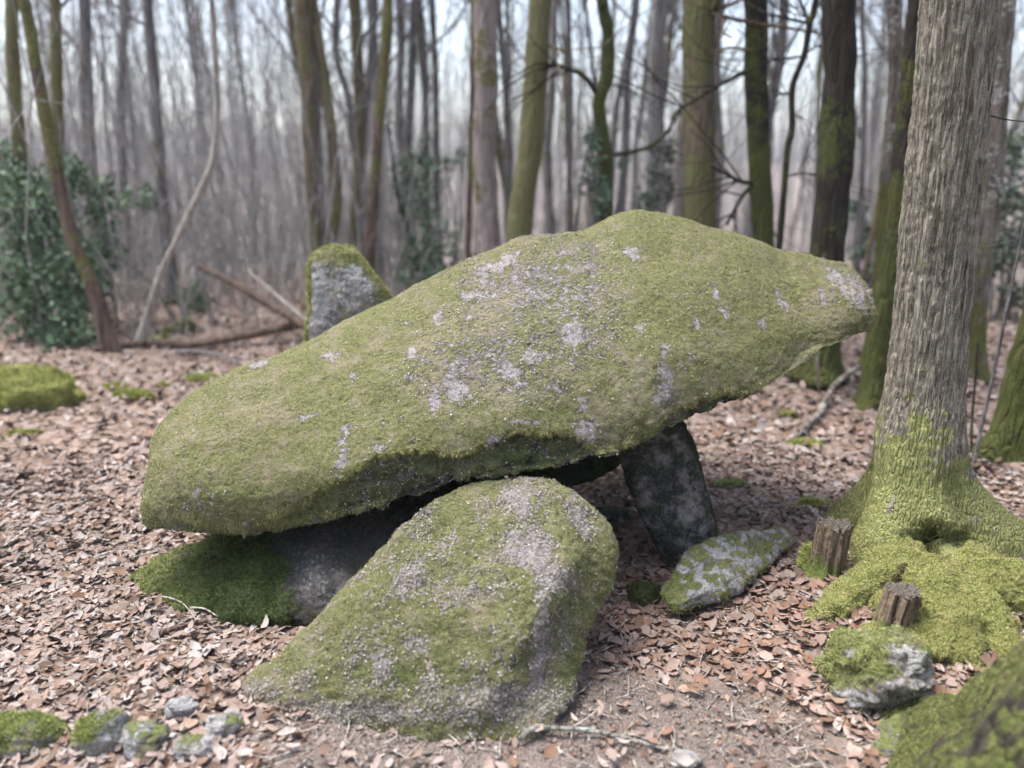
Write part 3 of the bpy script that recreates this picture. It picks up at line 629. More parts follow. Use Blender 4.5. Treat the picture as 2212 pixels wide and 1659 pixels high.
def big_tree():
    C, Rr = tree_trunk_grid([((1760, 1330), (2300, 1330), 2.78), ((1800, 1240), (2235, 1240), 2.80), ((1838, 1150), (2175, 1150), 2.83), ((1866, 1080), (2122, 1080), 2.86),
        ((1884, 1020), (2084, 1020), 2.88), ((1900, 930), (2076, 930), 2.90), ((1919, 839), (2076, 839), 2.92), ((1936, 700), (2084, 700), 2.93), ((1948, 547), (2098, 547), 2.94), ((1962, 376), (2112, 376), 2.94), ((1982, 205), (2131, 205), 2.94), ((1996, 0), (2153, 0), 2.94), ((2018, -250), (2178, -250), 2.95)], 0, 0)
    last = C[-1]; Cx = list(C); Rx = list(Rr)
    for z in (4., 5.5, 7., 9., 11.): Cx.append(np.array([last[0] + (z - last[2]) * .03, last[1] + .05 * (z - 3), z])); Rx.append(Rr[-1] * (1 - (z - 3) * .075))
    Cx = np.array(Cx); Rx = np.array(Rx)
    nvis = 400; Cs = cr(Cx, 900); Rs = cr(Rx[:, None], 900)[:, 0]
    # resample densely in z near the visible part
    zz = np.concatenate([np.linspace(Cs[0, 2] , 2.7, nvis), np.linspace(2.75, 11, 40)]); 
    CC = np.stack([np.interp(zz, Cs[:, 2], Cs[:, k]) for k in range(3)], 1); RR = np.interp(zz, Cs[:, 2], Rs)
    nv = 180; a = np.arange(nv) / nv * 2 * math.pi
    flare = sst(.62, .1, zz)[:, None]
    lobes = 1 + flare * (.22 * np.cos(3 * a + .6) + .14 * np.cos(5 * a + 2) + .07 * np.cos(8 * a + 1))[None]
    rr = RR[:, None] * lobes
    G = CC[:, None] + np.stack([rr * np.cos(a), rr * np.sin(a) * (1 - .15 * flare), np.zeros_like(rr)], -1)
    F = G.reshape(-1, 3); ang = np.tile(a, len(zz)); z = np.repeat(zz, nv)
    rad0 = .135
    q = np.stack([np.cos(ang) * rad0 * 88 + .6 * noise(F * 8), np.sin(ang) * rad0 * 88 + .6 * noise(F * 8 + 40), z * 2.6], 1)
    rg = np.abs(noise(q)) ; rg2 = np.abs(noise(q * 1.9 + 11)); plates = noise(np.stack([np.cos(ang) * 9, np.sin(ang) * 9, z * 28], 1))
    fl = np.repeat(sst(.55, .15, zz), nv)
    ridge = np.clip(rg * 3.2, 0, 1) * .75 + np.clip(rg2 * 2.8, 0, 1) * .25
    disp = (ridge - .7) * .011 * (1 - .93 * fl) + .002 * plates * (1 - fl) + .010 * fl * fbm(F, 9, 4) + .003 * fbm(F, 30, 3) + .02 * fl * fbm(F, 3.5, 2)
    # hollow between two roots
    vx, vy = proj(F); frontm = F[:, 1] < np.repeat(CC[:, 1], nv)
    hol = patches(vx, vy, [(2022, 1168, 46, 24, 0)]) * frontm; disp = disp - .17 * hol
    moss = .95 * fl + .3 * fbm(F, 14, 3) + .32 * np.repeat(sst(1.3, .3, zz), nv) - .8 * hol + .28 * sst(1.0, .35, z) * sst(.2, .8, -np.cos(ang - .3)) + .34 * fbm(F, 3, 3) + .06
    moss = moss + .6 * patches(vx, vy, [(2060, 330, 22, 50, 10, .7), (2040, 180, 30, 16, 0, .5), (2005, 70, 18, 10, 0, .6)]) * frontm - 1.2 * patches(vx, vy, [(1925, 1110, 10, 40, 0, .9), (1985, 1190, 30, 12, 0)]) * frontm
    P = G + grid_normals(G) * disp.reshape(len(zz), nv)[..., None]
    V = np.concatenate([P.reshape(-1, 3), P[:1].mean(1), P[-1:].mean(1)]); Q, T = grid_faces(len(zz), nv)
    mv = np.concatenate([moss, [1, 0]]); org = np.array([CC[0, 0], CC[0, 1], float(gz(CC[0, 0], CC[0, 1]))])
    root = obj('oak_tree', None, None, org, 'thick tree with ridged grey-brown bark and mossy flared base right of the capstone', 'tree')
    tr = obj('trunk', mesh('trunk', V - org, Q, T, {'moss': mv}, mat=M_bark), root)
    keep = np.clip(mv[:-2].reshape(len(zz), nv) - .5, 0, 1) * sst(.5, .2, zz)[:, None] * np.clip(1 - 2.5 * hol.reshape(len(zz), nv), 0, 1)
    add_moss(tr, P, grid_normals(P), keep + 1e-7, 30000, length=.007, width=.003, droop=.2, col=((.42, .43, .17), (.22, .24, .07), (.42, .37, .17)), org=org)
    b = Buf(); g = np.random.default_rng(5)
    for k in range(9):
        i = 408 + int(g.integers(0, 28)); an = g.random() * 6.28
        grow(b, CC[min(i, 438)], (math.cos(an), math.sin(an), .5), 2.2, .04, 3, g)
    obj('crown', b.mesh('crown', M_twig, org), root)
    # thin side twig
    b = Buf(); P_ = cr([at(2105, 238, 2.93), at(2128, 246, 2.9), at(2162, 256, 2.85), at(2205, 262, 2.8), at(2260, 262, 2.75)], 12); b.add(*tube(P_, np.linspace(.0035, .0015, 12), 5)); obj('twig', b.mesh('twig', M_bark_dark, org), root)
    return org
big_tree()
# mossy roots spreading over the ground
def mossy_root(pts, rads, label, sd, mossn=9000, mat=M_mossy, name='mossy_root', moss=1.2, cat='tree root', kw=None, sq=.75):
    P = cr(np.array(pts), 90); r = cr(np.array(rads)[:, None], 90)[:, 0]; nv = 60
    T = np.gradient(P, axis=0); T /= np.linalg.norm(T, axis=1)[:, None]; U = np.cross(T, [0, 0, 1.]); U /= np.linalg.norm(U, axis=1)[:, None] + 1e-9; Wv = np.cross(U, T)
    a = np.arange(nv) / nv * 2 * math.pi
    G = P[:, None] + r[:, None, None] * (np.cos(a)[None, :, None] * U[:, None] + sq * np.sin(a)[None, :, None] * Wv[:, None])
    F = G.reshape(-1, 3); d = (.26 * np.repeat(r, nv) * fbm(F, 8, 4, sd) + .010 * fbm(F, 26, 3, sd)).reshape(90, nv)
    one = np.ones((90, nv)); c = F.mean(0)
    return rock_from(G, name, mat, (c[0], c[1], float(gz(c[0], c[1]))), label, cat, one * moss + .3 * fbm(F, 5, 3).reshape(90, nv), one * 0, one * .05, d, None, mossn, kw or GREENKW)[0]
def gl(vx, vy, dz): return gp(vx, vy, dz)
RK = dict(length=.008, width=.0033, droop=.1, col=((.42, .43, .18), (.22, .235, .08), (.42, .36, .18)))
mossy_root([gl(1715, 1345, -.02), gl(1780, 1325, .0), gl(1840, 1290, .02), gl(1900, 1250, .04), gl(1965, 1215, .06)], [.02, .05, .065, .07, .07], 'bright green mossy root reaching left from the ridged tree below the split stump', 31, kw=RK)
mossy_root([gl(2010, 1250, .04), gl(2030, 1310, .03), gl(2060, 1370, .01), gl(2100, 1440, -.03)], [.09, .10, .085, .05], 'yellow green mossy root running down toward the bottom right corner', 32, 12000, kw=RK)
mossy_root([gl(2070, 1240, .05), gl(2140, 1270, .05), gl(2230, 1310, .03), gl(2330, 1350, -.03)], [.09, .10, .09, .05], 'broad mossy root leaving the ridged tree at the right edge', 33, 12000, kw=RK)
mossy_root([gl(2060, 1270, .03), gl(2120, 1330, .02), gl(2180, 1400, -.01), gl(2240, 1460, -.04)], [.07, .08, .07, .04], 'mossy root between the broad root and the yellow green root', 36, 9000, kw=RK)
mossy_root([gl(1835, 1385, -.03), gl(1880, 1388, .0), gl(1960, 1392, .015), gl(2040, 1400, .01), gl(2100, 1425, -.03)], [.03, .055, .075, .07, .03], 'mossy bank under the short sawn stump', 34, 9000, kw=RK, cat='mossy bank', name='mossy_bank')
mossy_root([gl(1900, 1300, .0), gl(1950, 1330, .01), gl(2000, 1370, -.01)], [.06, .07, .05], 'short mossy root behind the short sawn stump', 37, 6000, kw=RK)
# near tree foot in the bottom right corner
def corner_tree():
    org = np.array([1.50, 1.44, 0.]); zz = np.concatenate([np.linspace(-.06, 1.3, 150), np.linspace(1.4, 9, 30)]); nv = 160; a = np.arange(nv) / nv * 2 * math.pi
    r = .21 + .45 * np.exp(-np.clip(zz + .02, 0, 9) / .40); r = r * np.where(zz > 1.3, 1 - (zz - 1.3) * .07, 1)
    lob = 1 + (np.exp(-np.clip(zz, 0, 9) / .35))[:, None] * (.22 * np.cos(a - math.pi * 1.12) + .16 * np.cos(3 * (a - math.pi * 1.12)) + .08 * np.cos(6 * a))[None]
    rr = r[:, None] * lob
    G = np.stack([org[0] + rr * np.cos(a) + zz[:, None] * .05, org[1] + rr * np.sin(a), zz[:, None] + 0 * rr], -1); F = G.reshape(-1, 3)
    d = (.02 * fbm(F, 4, 3) + .010 * fbm(F, 16, 4) + .004 * fbm(F, 50, 2)).reshape(len(zz), nv)
    P = G + grid_normals(G) * d[..., None]; Q, T = grid_faces(len(zz), nv)
    V = np.concatenate([P.reshape(-1, 3), P[:1].mean(1), P[-1:].mean(1)]); mv = np.clip(.72 + .35 * fbm(V, 5, 3) + .25 * fbm(V, 25, 3), 0, 1.2)
    root = obj('tree', None, None, org, 'near tree foot covered in deep moss in the bottom right corner', 'tree')
    tr = obj('trunk', mesh('trunk', V - org, Q, T, {'moss': mv}, mat=M_bark_dark), root)
    add_moss(tr, P, grid_normals(P), np.clip(mv[:-2].reshape(len(zz), nv) - .45, 0, 1) * (zz < 1.2)[:, None] + 1e-7, 45000, length=.007, width=.0026, droop=.1, col=((.36, .36, .14), (.13, .125, .05), (.24, .195, .12)), org=org)
    b = Buf(); g = np.random.default_rng(15)
    for k in range(7): an = g.random() * 6.28; grow(b, org + [.3, 0, 4 + g.random() * 4.5], (math.cos(an), math.sin(an), .6), 2.2, .04, 3, g)
    obj('crown', b.mesh('crown', M_twig, org), root)
corner_tree()

# ------------------------------------------------------------------ stumps
def stump(vx, vy, w, h, label, sd, lean=(.0, .0), split=.35, ragged=.0):
    p = gp(vx, vy); r = rv(w, p[1]); nv = 96; zs = np.linspace(-.04, h, 60); a = np.arange(nv) / nv * 2 * math.pi
    base = 1 + .35 * np.exp(-np.clip(zs, 0, 1) / .025)
    pts = np.stack([np.cos(a) * 2.2, np.sin(a) * 2.2, 0 * a], 1)
    prof = 1 + split * .35 * noise(pts + sd) + .10 * noise(pts * 3.3 + sd)
    crack = -.30 * np.exp(-((np.mod(a - 4.4, 6.283) - .3) / .10) ** 2) - .18 * np.exp(-((np.mod(a - 4.9, 6.283) - .4) / .07) ** 2)
    rr = r * base[:, None] * (prof + crack)[None]
    top = ragged * (noise(np.stack([np.cos(a) * 5, np.sin(a) * 5, 0 * a + sd], 1)))[None] * sst(h * .6, h, zs)[:, None]
    G = np.stack([rr * np.cos(a) + zs[:, None] * lean[0], rr * np.sin(a) + zs[:, None] * lean[1], zs[:, None] + 0 * rr + top], -1)
    F = G.reshape(-1, 3); an = np.tile(a, 60)
    d = (.004 * noise(np.stack([np.cos(an) * 9, np.sin(an) * 9, F[:, 2] * 8], 1)) + .0025 * fbm(F, 60, 2)).reshape(60, nv); G = G + grid_normals(G) * d[..., None]
    V = np.concatenate([G.reshape(-1, 3), G[:1].mean(1), G[-1:].mean(1)]); Q, T = grid_faces(60, nv); T = T[:nv]
    root = obj('tree_stump', None, None, p, label, 'stump')
    obj('trunk', mesh('trunk', V, Q, T, {'moss': np.clip(.9 - V[:, 2] / h * 1.4 + .3 * fbm(V, 20, 2), 0, 1)}, mat=M_cut), root)
    ringp = G[-1]; rings = []; cen = ringp.mean(0)
    for f in (1., .85, .7, .5, .3, .1): q = cen + (ringp - cen) * f; q = q + np.array([0, 0, .002]) + np.stack([0 * a, 0 * a, .004 * noise(q * 60 + f * 9)], 1); rings.append(q)
    GV = np.concatenate([np.array(rings).reshape(-1, 3), [cen]]); Q, T = grid_faces(6, nv); T = T[nv:]; T = np.where(T == 6 * nv + 1, 6 * nv, T)
    obj('sawn_top', mesh('sawn_top', GV, Q, T, {'moss': 0 * GV[:, 0]}, mat=M_top), root)
stump(1783, 1240, 64, .21, 'taller brown split stump with rough grey top beside the white lichen stone', 2, (.08, 0), 1.3, .03)
stump(1920, 1372, 74, .165, 'short sawn stump standing in bright moss below the ridged tree', 5, (.18, .05), .8, .012)
cushion(1757, 1092, 72, .04, 'dark green moss clump on rotten wood just behind the taller stump', 41, 3000)
cushion(1745, 1225, 40, .09, 'mossy wood flake leaning on the left side of the taller stump', 42, 2500, dy=1.)

# ------------------------------------------------------------------ sticks and fallen branches
def stick(name, pts, r0, r1, mat, label, cat='stick', knob=0., moss=0., n=40, sides=9, forks=()):
    P = cr(np.array(pts), n); rad = np.linspace(r0, r1, n) * (1 + knob * noise(P * 40))
    b = Buf(); V, Q, T = tube(P, rad, sides); b.add(V, Q, T, moss)
    for (i, d, L) in forks: q = P[int(i * (n - 1))]; e = q + np.array(d) * L; b.add(*tube(cr(np.array([q, (q + e) / 2 + [0, 0, .01 * L], e]), 8), np.linspace(rad[int(i * (n - 1))] * .7, r1 * .5, 8), 6), a=moss)
    c = P[0].copy()
    return obj(name, b.mesh(name, mat, c), None, c, label, cat)
stick('fallen_stick', [gp(1122, 1612, .022), gp(1150, 1594, .030), gp(1180, 1588, .024), gp(1260, 1590, .022), gp(1330, 1602, .02), gp(1390, 1618, .018), gp(1445, 1628, .012)], .010, .0035, M_stick, 'lichen-crusted curved stick lying on bare soil in front of the boulder', knob=.35, forks=[(.12, (-.5, .6, .3), .03)])
stick('fallen_stick', [gp(310, 1302, .01), gp(350, 1304, .03), gp(395, 1318, .03), gp(425, 1345, .01)], .004, .002, M_bark_pale, 'thin curved pale twig in front of the dark mossy stone', sides=6)
stick('fallen_stick', [gp(380, 1318, .01), gp(440, 1330, .03), gp(480, 1345, .02), gp(540, 1352, .02), gp(600, 1364, .005)], .004, .002, M_bark_pale, 'longer straight twig lying right of the curved pale twig', sides=6)
stick('fallen_stick', [gp(645, 1352, .0), gp(636, 1330, .03), gp(625, 1300, .07)], .0028, .0016, M_bark_pale, 'little twig standing up by the grey patch of the dark mossy stone', sides=5)
stick('fallen_stick', [gp(565, 1305, .0), gp(556, 1290, .03), gp(545, 1275, .06)], .0025, .0014, M_bark_pale, 'tiny upright twig against the middle of the dark mossy stone', sides=5)
stick('fallen_stick', [gp(200, 1212, .01), gp(240, 1200, .015), gp(290, 1196, .012), gp(330, 1190, .01)], .008, .005, M_bark_pale, 'short pale stick in the leaves left of the dark mossy stone', sides=6)
stick('fallen_stick', [gp(345, 1375, .01), gp(385, 1365, .02), gp(450, 1350, .02)], .011, .008, M_bark_brown, 'short thick brown stick on the leaves before the dark mossy stone', sides=8)
stick('fallen_stick', [gp(20, 1180, .01), gp(60, 1150, .015), gp(110, 1120, .01)], .008, .004, M_bark_pale, 'slanting stick on the leaves near the left edge', sides=6)
stick('fallen_stick', [gp(560, 1600, .006), gp(600, 1585, .012), gp(680, 1560, .006)], .0035, .002, M_bark_brown, 'thin brown twig at the foot of the leaning boulder', sides=5)
stick('fallen_branch', [gp(1712, 958, .01), gp(1740, 930, .03), gp(1768, 905, .04), gp(1800, 862, .10), gp(1850, 838, .16)], .018, .022, M_bark_lich, 'grey fallen branch leaning on the foot of the dark mossy trunk', sides=8, moss=.1)
stick('fallen_branch', [gp(1620, 905, .01), gp(1650, 915, .02), gp(1712, 958, .01)], .008, .006, M_bark_grey, 'thin grey branch on leaves under the right tip of the capstone', sides=6) if False else None
stick('leaning_branch', [gp(1770, 850, .0), at(1765, 780, 5.0), at(1768, 700, 5.0)], .012, .008, M_bark_pale, 'thin pale sapling before the dark mossy trunk foot', 'branch', sides=6)
stick('fallen_branch', [gp(200, 762, .03), gp(330, 752, .05), gp(430, 757, .06), gp(560, 742, .10), gp(690, 728, .15), gp(760, 722, .15)], .03, .045, M_bark_brown, 'long brown fallen log at the back edge of the left clearing', sides=9, moss=.2)
stick('fallen_branch', [gp(380, 768, .03), gp(430, 772, .05), gp(480, 782, .05), gp(540, 800, .02)], .02, .012, M_bark_grey, 'thin grey fallen branch in front of the long brown log', sides=6)
stick('leaning_log', [at(430, 575, 7.8), at(520, 620, 7.4), at(600, 668, 7.1), at(680, 715, 6.8)], .03, .045, M_bark_brown, 'brown broken trunk slanting down behind the standing stone', 'log', sides=9)
stick('leaning_branch', [at(540, 590, 7.4), at(600, 640, 7.2), at(670, 700, 6.9)], .015, .02, M_bark_pale, 'pale bare branch slanting beside the brown broken trunk', 'branch', sides=6)
stick('leaning_branch', [gp(2102, 1010, 0), at(2120, 920, 3.9), at(2150, 790, 3.9), at(2180, 640, 3.9), at(2215, 480, 3.9)], .011, .007, M_bark_grey, 'grey straight pole leaning right behind the ridged tree', 'branch', sides=7)
stick('leaning_branch', [gp(2098, 975, 0), at(2100, 900, 4.2), at(2106, 830, 4.2), at(2112, 740, 4.2)], .009, .005, M_bark_dark, 'thin dark sapling between the ridged tree and the leaning pole', 'branch', sides=7)

# ------------------------------------------------------------------ trees behind the stones
def tree(name, pts, Y, w0, w1, mat, label, cat='tree', moss=(.7, .3), H=11., limbs=(), crown=9, sd=0, flare=1.6, group=None, rough=.07, crownz=2.6, forks=2, gnarl=0.):
    """pts: trunk centre line top to bottom in view pixels at distance Y; w0 width at top, w1 at the bottom"""
    g = np.random.default_rng(100 + sd); P = [at(x, y, Y) for x, y in pts][::-1]; P0 = P[0]
    base_z = float(gz(P0[0], Y)); d = P[1] - P[0]; d /= d[2]
    if P0[2] > base_z + .05:
        foot = P0 + d * (base_z - .05 - P0[2]) * .5; foot[2] = base_z - .05; foot[1] = Y; P = [foot] + P
    k = FPX / Y; r0, r1 = w1 / 2 / k * 1.03, w0 / 2 / k * 1.0
    zs = np.array([p[2] for p in P]); top = P[-1]; dt = (P[-1] - P[-2]); dt /= max(dt[2], .2); dt[:2] *= .6; dt[1] = 0
    z = top[2]
    while z < H: z += 1.2; q = top + dt * (z - top[2]) + np.array([g.normal() * .06, g.normal() * .1, 0]); q[2] = z; P.append(q)
    P = np.array(P); n = max(44, len(P) * 6); Pc = cr(P, n); zc = Pc[:, 2]
    rad = np.interp(zc, [P[0][2], top[2]], [r0, r1]); rad = np.where(zc > top[2], r1 * (1 - .8 * (zc - top[2]) / max(H - top[2], .1)), rad)
    hz = np.clip(zc - base_z, 0, 9); fl = 1 + (flare - 1) * np.exp(-hz / .13)
    nv = 20; a = np.arange(nv) / nv * 2 * math.pi
    rr = rad[:, None] * fl[:, None] * (1 + (fl - 1)[:, None] * .35 * np.cos(3 * a + sd)[None])
    G = Pc[:, None] + np.stack([rr * np.cos(a), rr * np.sin(a), 0 * rr], -1); F = G.reshape(-1, 3)
    dsp = np.repeat(rad, nv) * (rough * 1.5 * fbm(F, 2.5, 2, sd) + rough * fbm(F, 11, 3, sd)) ; G = G + grid_normals(G) * dsp.reshape(n, nv)[..., None]
    V = np.concatenate([G.reshape(-1, 3), G[:1].mean(1), G[-1:].mean(1)]); Q, T = grid_faces(n, nv)
    mz = moss[0] + (moss[1] - moss[0]) * np.clip((V[:, 2] - base_z) / 3, 0, 1) + .45 * fbm(V, 1.6, 3, sd)
    org = np.array([P[0][0], P[0][1], base_z]); root = obj(name, None, None, org, label, cat, group)
    obj('trunk', mesh('trunk', V - org, Q, T, {'moss': np.clip(mz, 0, 1.2)}, mat=mat), root)
    for L in limbs:     # (points, w0, w1) traced limbs, drifting towards or away from the viewer
        lp, a0, a1 = L[:3]; dy = L[3] if len(L) > 3 else .3
        q = [at(x, y, Y + dy * i / max(1, len(lp) - 1)) for i, (x, y) in enumerate(lp)]; b = Buf(); qc = cr(np.array(q), 18)
        b.add(*tube(qc, np.linspace(a0, a1, 18) / 2 / k, 7), a=moss[1] * .6)
        for i in range(5):
            j = int(g.integers(4, 17)); ax = qc[j] - qc[j - 1]; ax /= np.linalg.norm(ax); s = np.cross(ax, g.normal(size=3)); s /= np.linalg.norm(s)
            grow(b, qc[j], ax * .7 + s * .6, .5 + .5 * g.random(), a1 / 3 / k, 1, g, .0025, 3, 4, .2, 2, .1)
        obj('limb', b.mesh('limb', mat if a0 > 6 else M_bark_dark, org), root)
    b = Buf()
    for i in range(crown):
        z = crownz + (H - crownz) * (i + g.random()) / crown; j = int(np.argmin(np.abs(zc - z))); an = g.random() * 6.28
        grow(b, Pc[j], (math.cos(an), math.sin(an), .9), 1.6 + g.random() * 1.2, max(rad[j] * .35, .012), forks, g, .004, 4, 5, .16, 4, .3)
    if crown: obj('crown', b.mesh('crown', M_twig, org), root)
    return root
T = tree
T('tree', [(50, 0), (75, 130), (115, 340), (155, 510), (200, 620), (242, 765)], 6.6, 22, 30, M_bark_brown, 'brown leaning trunk with dark foot at the edge of the evergreen thicket', moss=(.1, .75), sd=1)
T('tree', [(26, 0), (32, 200), (60, 510), (70, 620)], 7.4, 24, 30, M_bark_olive, 'leftmost mossy trunk rising out of the evergreen thicket', moss=(.6, .7), sd=2)
T('tree', [(118, 0), (124, 300), (132, 560)], 7.8, 22, 26, M_bark_olive, 'mossy upright trunk right of the leftmost trunk', moss=(.9, .6), sd=3)
T('tree', [(182, 0), (188, 200), (200, 450), (215, 600)], 10, 24, 28, M_bark_grey, 'grey trunk behind the evergreen thicket on the left', moss=(.5, .2), sd=4)
T('tree', [(318, 0), (335, 200), (348, 400), (366, 560), (372, 700)], 9, 20, 26, M_bark_grey, 'dark grey trunk behind the pale leaning sapling', moss=(.3, .2), sd=5)
T('tree', [(270, 0), (262, 300), (285, 620)], 12, 18, 22, M_bark_grey, 'thin grey trunk left of the pale leaning sapling', moss=(.3, .2), sd=6)
T('leaning_sapling', [(468, 180), (462, 330), (438, 400), (400, 480), (345, 600), (302, 742)], 6.9, 12, 19, M_bark_pale, 'pale leaning sapling slanting across the grey thicket on the left', moss=(0, 0), sd=7, H=5.5, crown=4, crownz=3.3)
T('tree', [(653, 0), (663, 171), (673, 376), (684, 540)], 8.5, 32, 24, M_bark_olive, 'left stem of the forked pair behind the standing stone', moss=(.75, .35), sd=8)
T('tree', [(674, 0), (700, 171), (718, 308), (727, 440), (712, 540)], 8.6, 22, 24, M_bark_olive, 'curved right stem of the forked pair behind the standing stone', moss=(.8, .45), sd=9)
T('tree', [(728, 0), (727, 120), (752, 212), (766, 342), (790, 500)], 10, 14, 14, M_bark_grey, 'thin bent grey tree right of the forked pair', moss=(.2, .1), sd=10)
T('tree', [(810, 0), (793, 205), (776, 376), (782, 480)], 10.5, 15, 17, M_bark_grey, 'thin tree leaning right beside the brown and green trunk', moss=(.2, .1), sd=11)
T('tree', [(838, 0), (827, 171), (813, 342), (798, 540)], 8.2, 21, 24, M_bark_brown, 'slim trunk green above and brown below over the standing stone shoulder', moss=(-.1, .9), sd=12)
T('tree', [(855, 400), (875, 470), (905, 580)], 9.5, 10, 12, M_bark_dark, 'short dark leaning stem right of the slim green and brown trunk', moss=(.1, .1), sd=13, H=2.2, crown=1, crownz=1.9)
T('tree', [(904, 0), (918, 171), (921, 410), (925, 520)], 11, 15, 18, M_bark_grey, 'left one of two close dark stems left of the pinkish trunk', moss=(.2, .2), sd=14)
T('tree', [(933, 0), (941, 171), (943, 427), (948, 520)], 11.3, 14, 15, M_bark_grey, 'right one of two close dark stems left of the pinkish trunk', moss=(.2, .2), sd=15)
T('tree', [(1022, 0), (1020, 250), (1012, 500)], 8.3, 12, 14, M_bark_brown, 'narrow dark stem hugging the left side of the pinkish trunk', moss=(.1, .6), sd=16)
T('tree', [(1046, 0), (1050, 180), (1046, 342), (1058, 540)], 7.6, 46, 50, M_bark_pink, 'pinkish bare trunk behind the left shoulder of the capstone', moss=(-.1, .42), sd=17)
T('tree', [(1166, 0), (1155, 205), (1142, 342), (1128, 440), (1120, 520)], 7.0, 46, 58, M_bark_olive, 'thick olive green mossy trunk left of centre behind the capstone', moss=(1., .8), sd=18, limbs=[([(1178, 98), (1198, 101), (1215, 109)], 9, 4, -.3)])
T('crooked_tree', [(1301, 0), (1314, 85), (1310, 171), (1294, 222), (1300, 290), (1308, 340), (1308, 500)], 7.2, 24, 34, M_bark_dark, 'crooked dark mossy trunk wrapped in ivy behind the capstone', moss=(.5, .75), sd=19, limbs=[([(1290, 205), (1262, 165), (1230, 150), (1190, 140), (1150, 165)], 11, 6, -.3), ([(1318, 336), (1393, 321), (1441, 287), (1456, 250), (1480, 225)], 10, 5, .1), ([(1310, 180), (1350, 190), (1400, 215)], 4, 2, .4)])
T('tree', [(1509, 0), (1509, 205), (1512, 460)], 6.6, 64, 64, M_bark_olive, 'thickest olive and brown mossy trunk above the capstone peak', moss=(.45, .85), sd=20, limbs=[([(1500, 150), (1532, 120), (1575, 104), (1625, 108)], 8, 4, -.3), ([(1525, 40), (1545, 10), (1560, -30)], 16, 12, -.3)])
T('tree', [(1486, 180), (1472, 280), (1462, 460)], 7.6, 13, 17, M_bark_pink, 'slim pink-grey stem touching the left side of the thickest trunk', moss=(-.3, -.2), sd=21, H=4.5, crown=3)
T('tree', [(1632, 0), (1634, 171), (1640, 340), (1648, 520)], 6.4, 46, 44, M_bark_dark, 'dark trunk patched with green moss right of the thickest trunk', moss=(.75, .5), sd=22, limbs=[([(1615, 150), (1570, 175), (1520, 205), (1470, 235)], 8, 5, -.4), ([(1632, 396), (1600, 392), (1572, 378), (1535, 358)], 10, 6, -.3), ([(1625, 400), (1600, 430), (1570, 485)], 9, 7, .3)])
T('crooked_tree', [(1764, -10), (1749, 51), (1737, 120), (1712, 188), (1711, 273), (1701, 325), (1694, 410), (1684, 520)], 6.0, 12, 15, M_bark_dark, 'thin zigzag dark stem left of the blackish mossy trunk', moss=(.25, .2), sd=23, H=6, limbs=[([(1749, 51), (1710, 42), (1660, 30), (1620, 20)], 7, 3), ([(1735, 122), (1700, 126), (1660, 134), (1600, 165)], 5, 3), ([(1735, 120), (1755, 106), (1772, 96)], 5, 3), ([(1749, 51), (1735, 20), (1722, -10)], 6, 4), ([(1702, 380), (1735, 374), (1768, 378)], 4, 3, .1), ([(1711, 203), (1695, 203), (1678, 206)], 6, 3, .1), ([(1705, 252), (1720, 250), (1735, 255)], 4, 2, .1)])
T('tree', [(1811, 0), (1816, 102), (1811, 239), (1801, 376), (1787, 547), (1778, 700), (1768, 820)], 5.5, 62, 74, M_bark_dark, 'thick blackish mossy trunk behind the right end of the capstone', moss=(.55, .35), sd=24, flare=1.9)
T('tree', [(1934, 0), (1934, 171), (1917, 376), (1905, 560), (1890, 700)], 5.9, 26, 32, M_bark_lich, 'slender lichen-speckled trunk just left of the ridged tree', moss=(.8, .0), sd=25)
T('tree', [(1981, 0), (1973, 102), (1965, 205), (1948, 376), (1930, 547), (1905, 700), (1893, 800), (1890, 850)], 5.0, 36, 56, M_bark_dark, 'green mossy leaning trunk half hidden by the ridged tree', moss=(.95, .2), sd=26, flare=1.8)
T('tree', [(2168, 0), (2153, 205), (2140, 410), (2112, 623), (2100, 830)], 5.4, 44, 44, M_bark_lich, 'speckled trunk right behind the ridged tree with brown mossy foot', moss=(.6, .1), sd=27)
T('tree', [(2330, 0), (2300, 300), (2262, 640), (2215, 860), (2185, 1040)], 4.0, 70, 100, M_bark_dark, 'bright green mossy trunk leaning out of the right frame edge', moss=(1.2, .6), sd=28, flare=1.7)
T('tree', [(1862, 0), (1868, 180), (1858, 480)], 9.5, 10, 14, M_bark_grey, 'slim grey stem between the blackish trunk and the speckled trunk', moss=(.1, .1), sd=29, limbs=[([(1858, 300), (1845, 230), (1838, 170), (1835, 100)], 7, 4)])
T('tree', [(1430, 0), (1428, 200), (1432, 460)], 9.5, 12, 14, M_bark_grey, 'slim grey stem left of the slim pink-grey stem', moss=(.2, .1), sd=30)
T('tree', [(1226, 0), (1232, 200), (1228, 480)], 10.5, 12, 14, M_bark_grey, 'slim grey stem between thick olive trunk and crooked ivy trunk', moss=(.1, .1), sd=31)

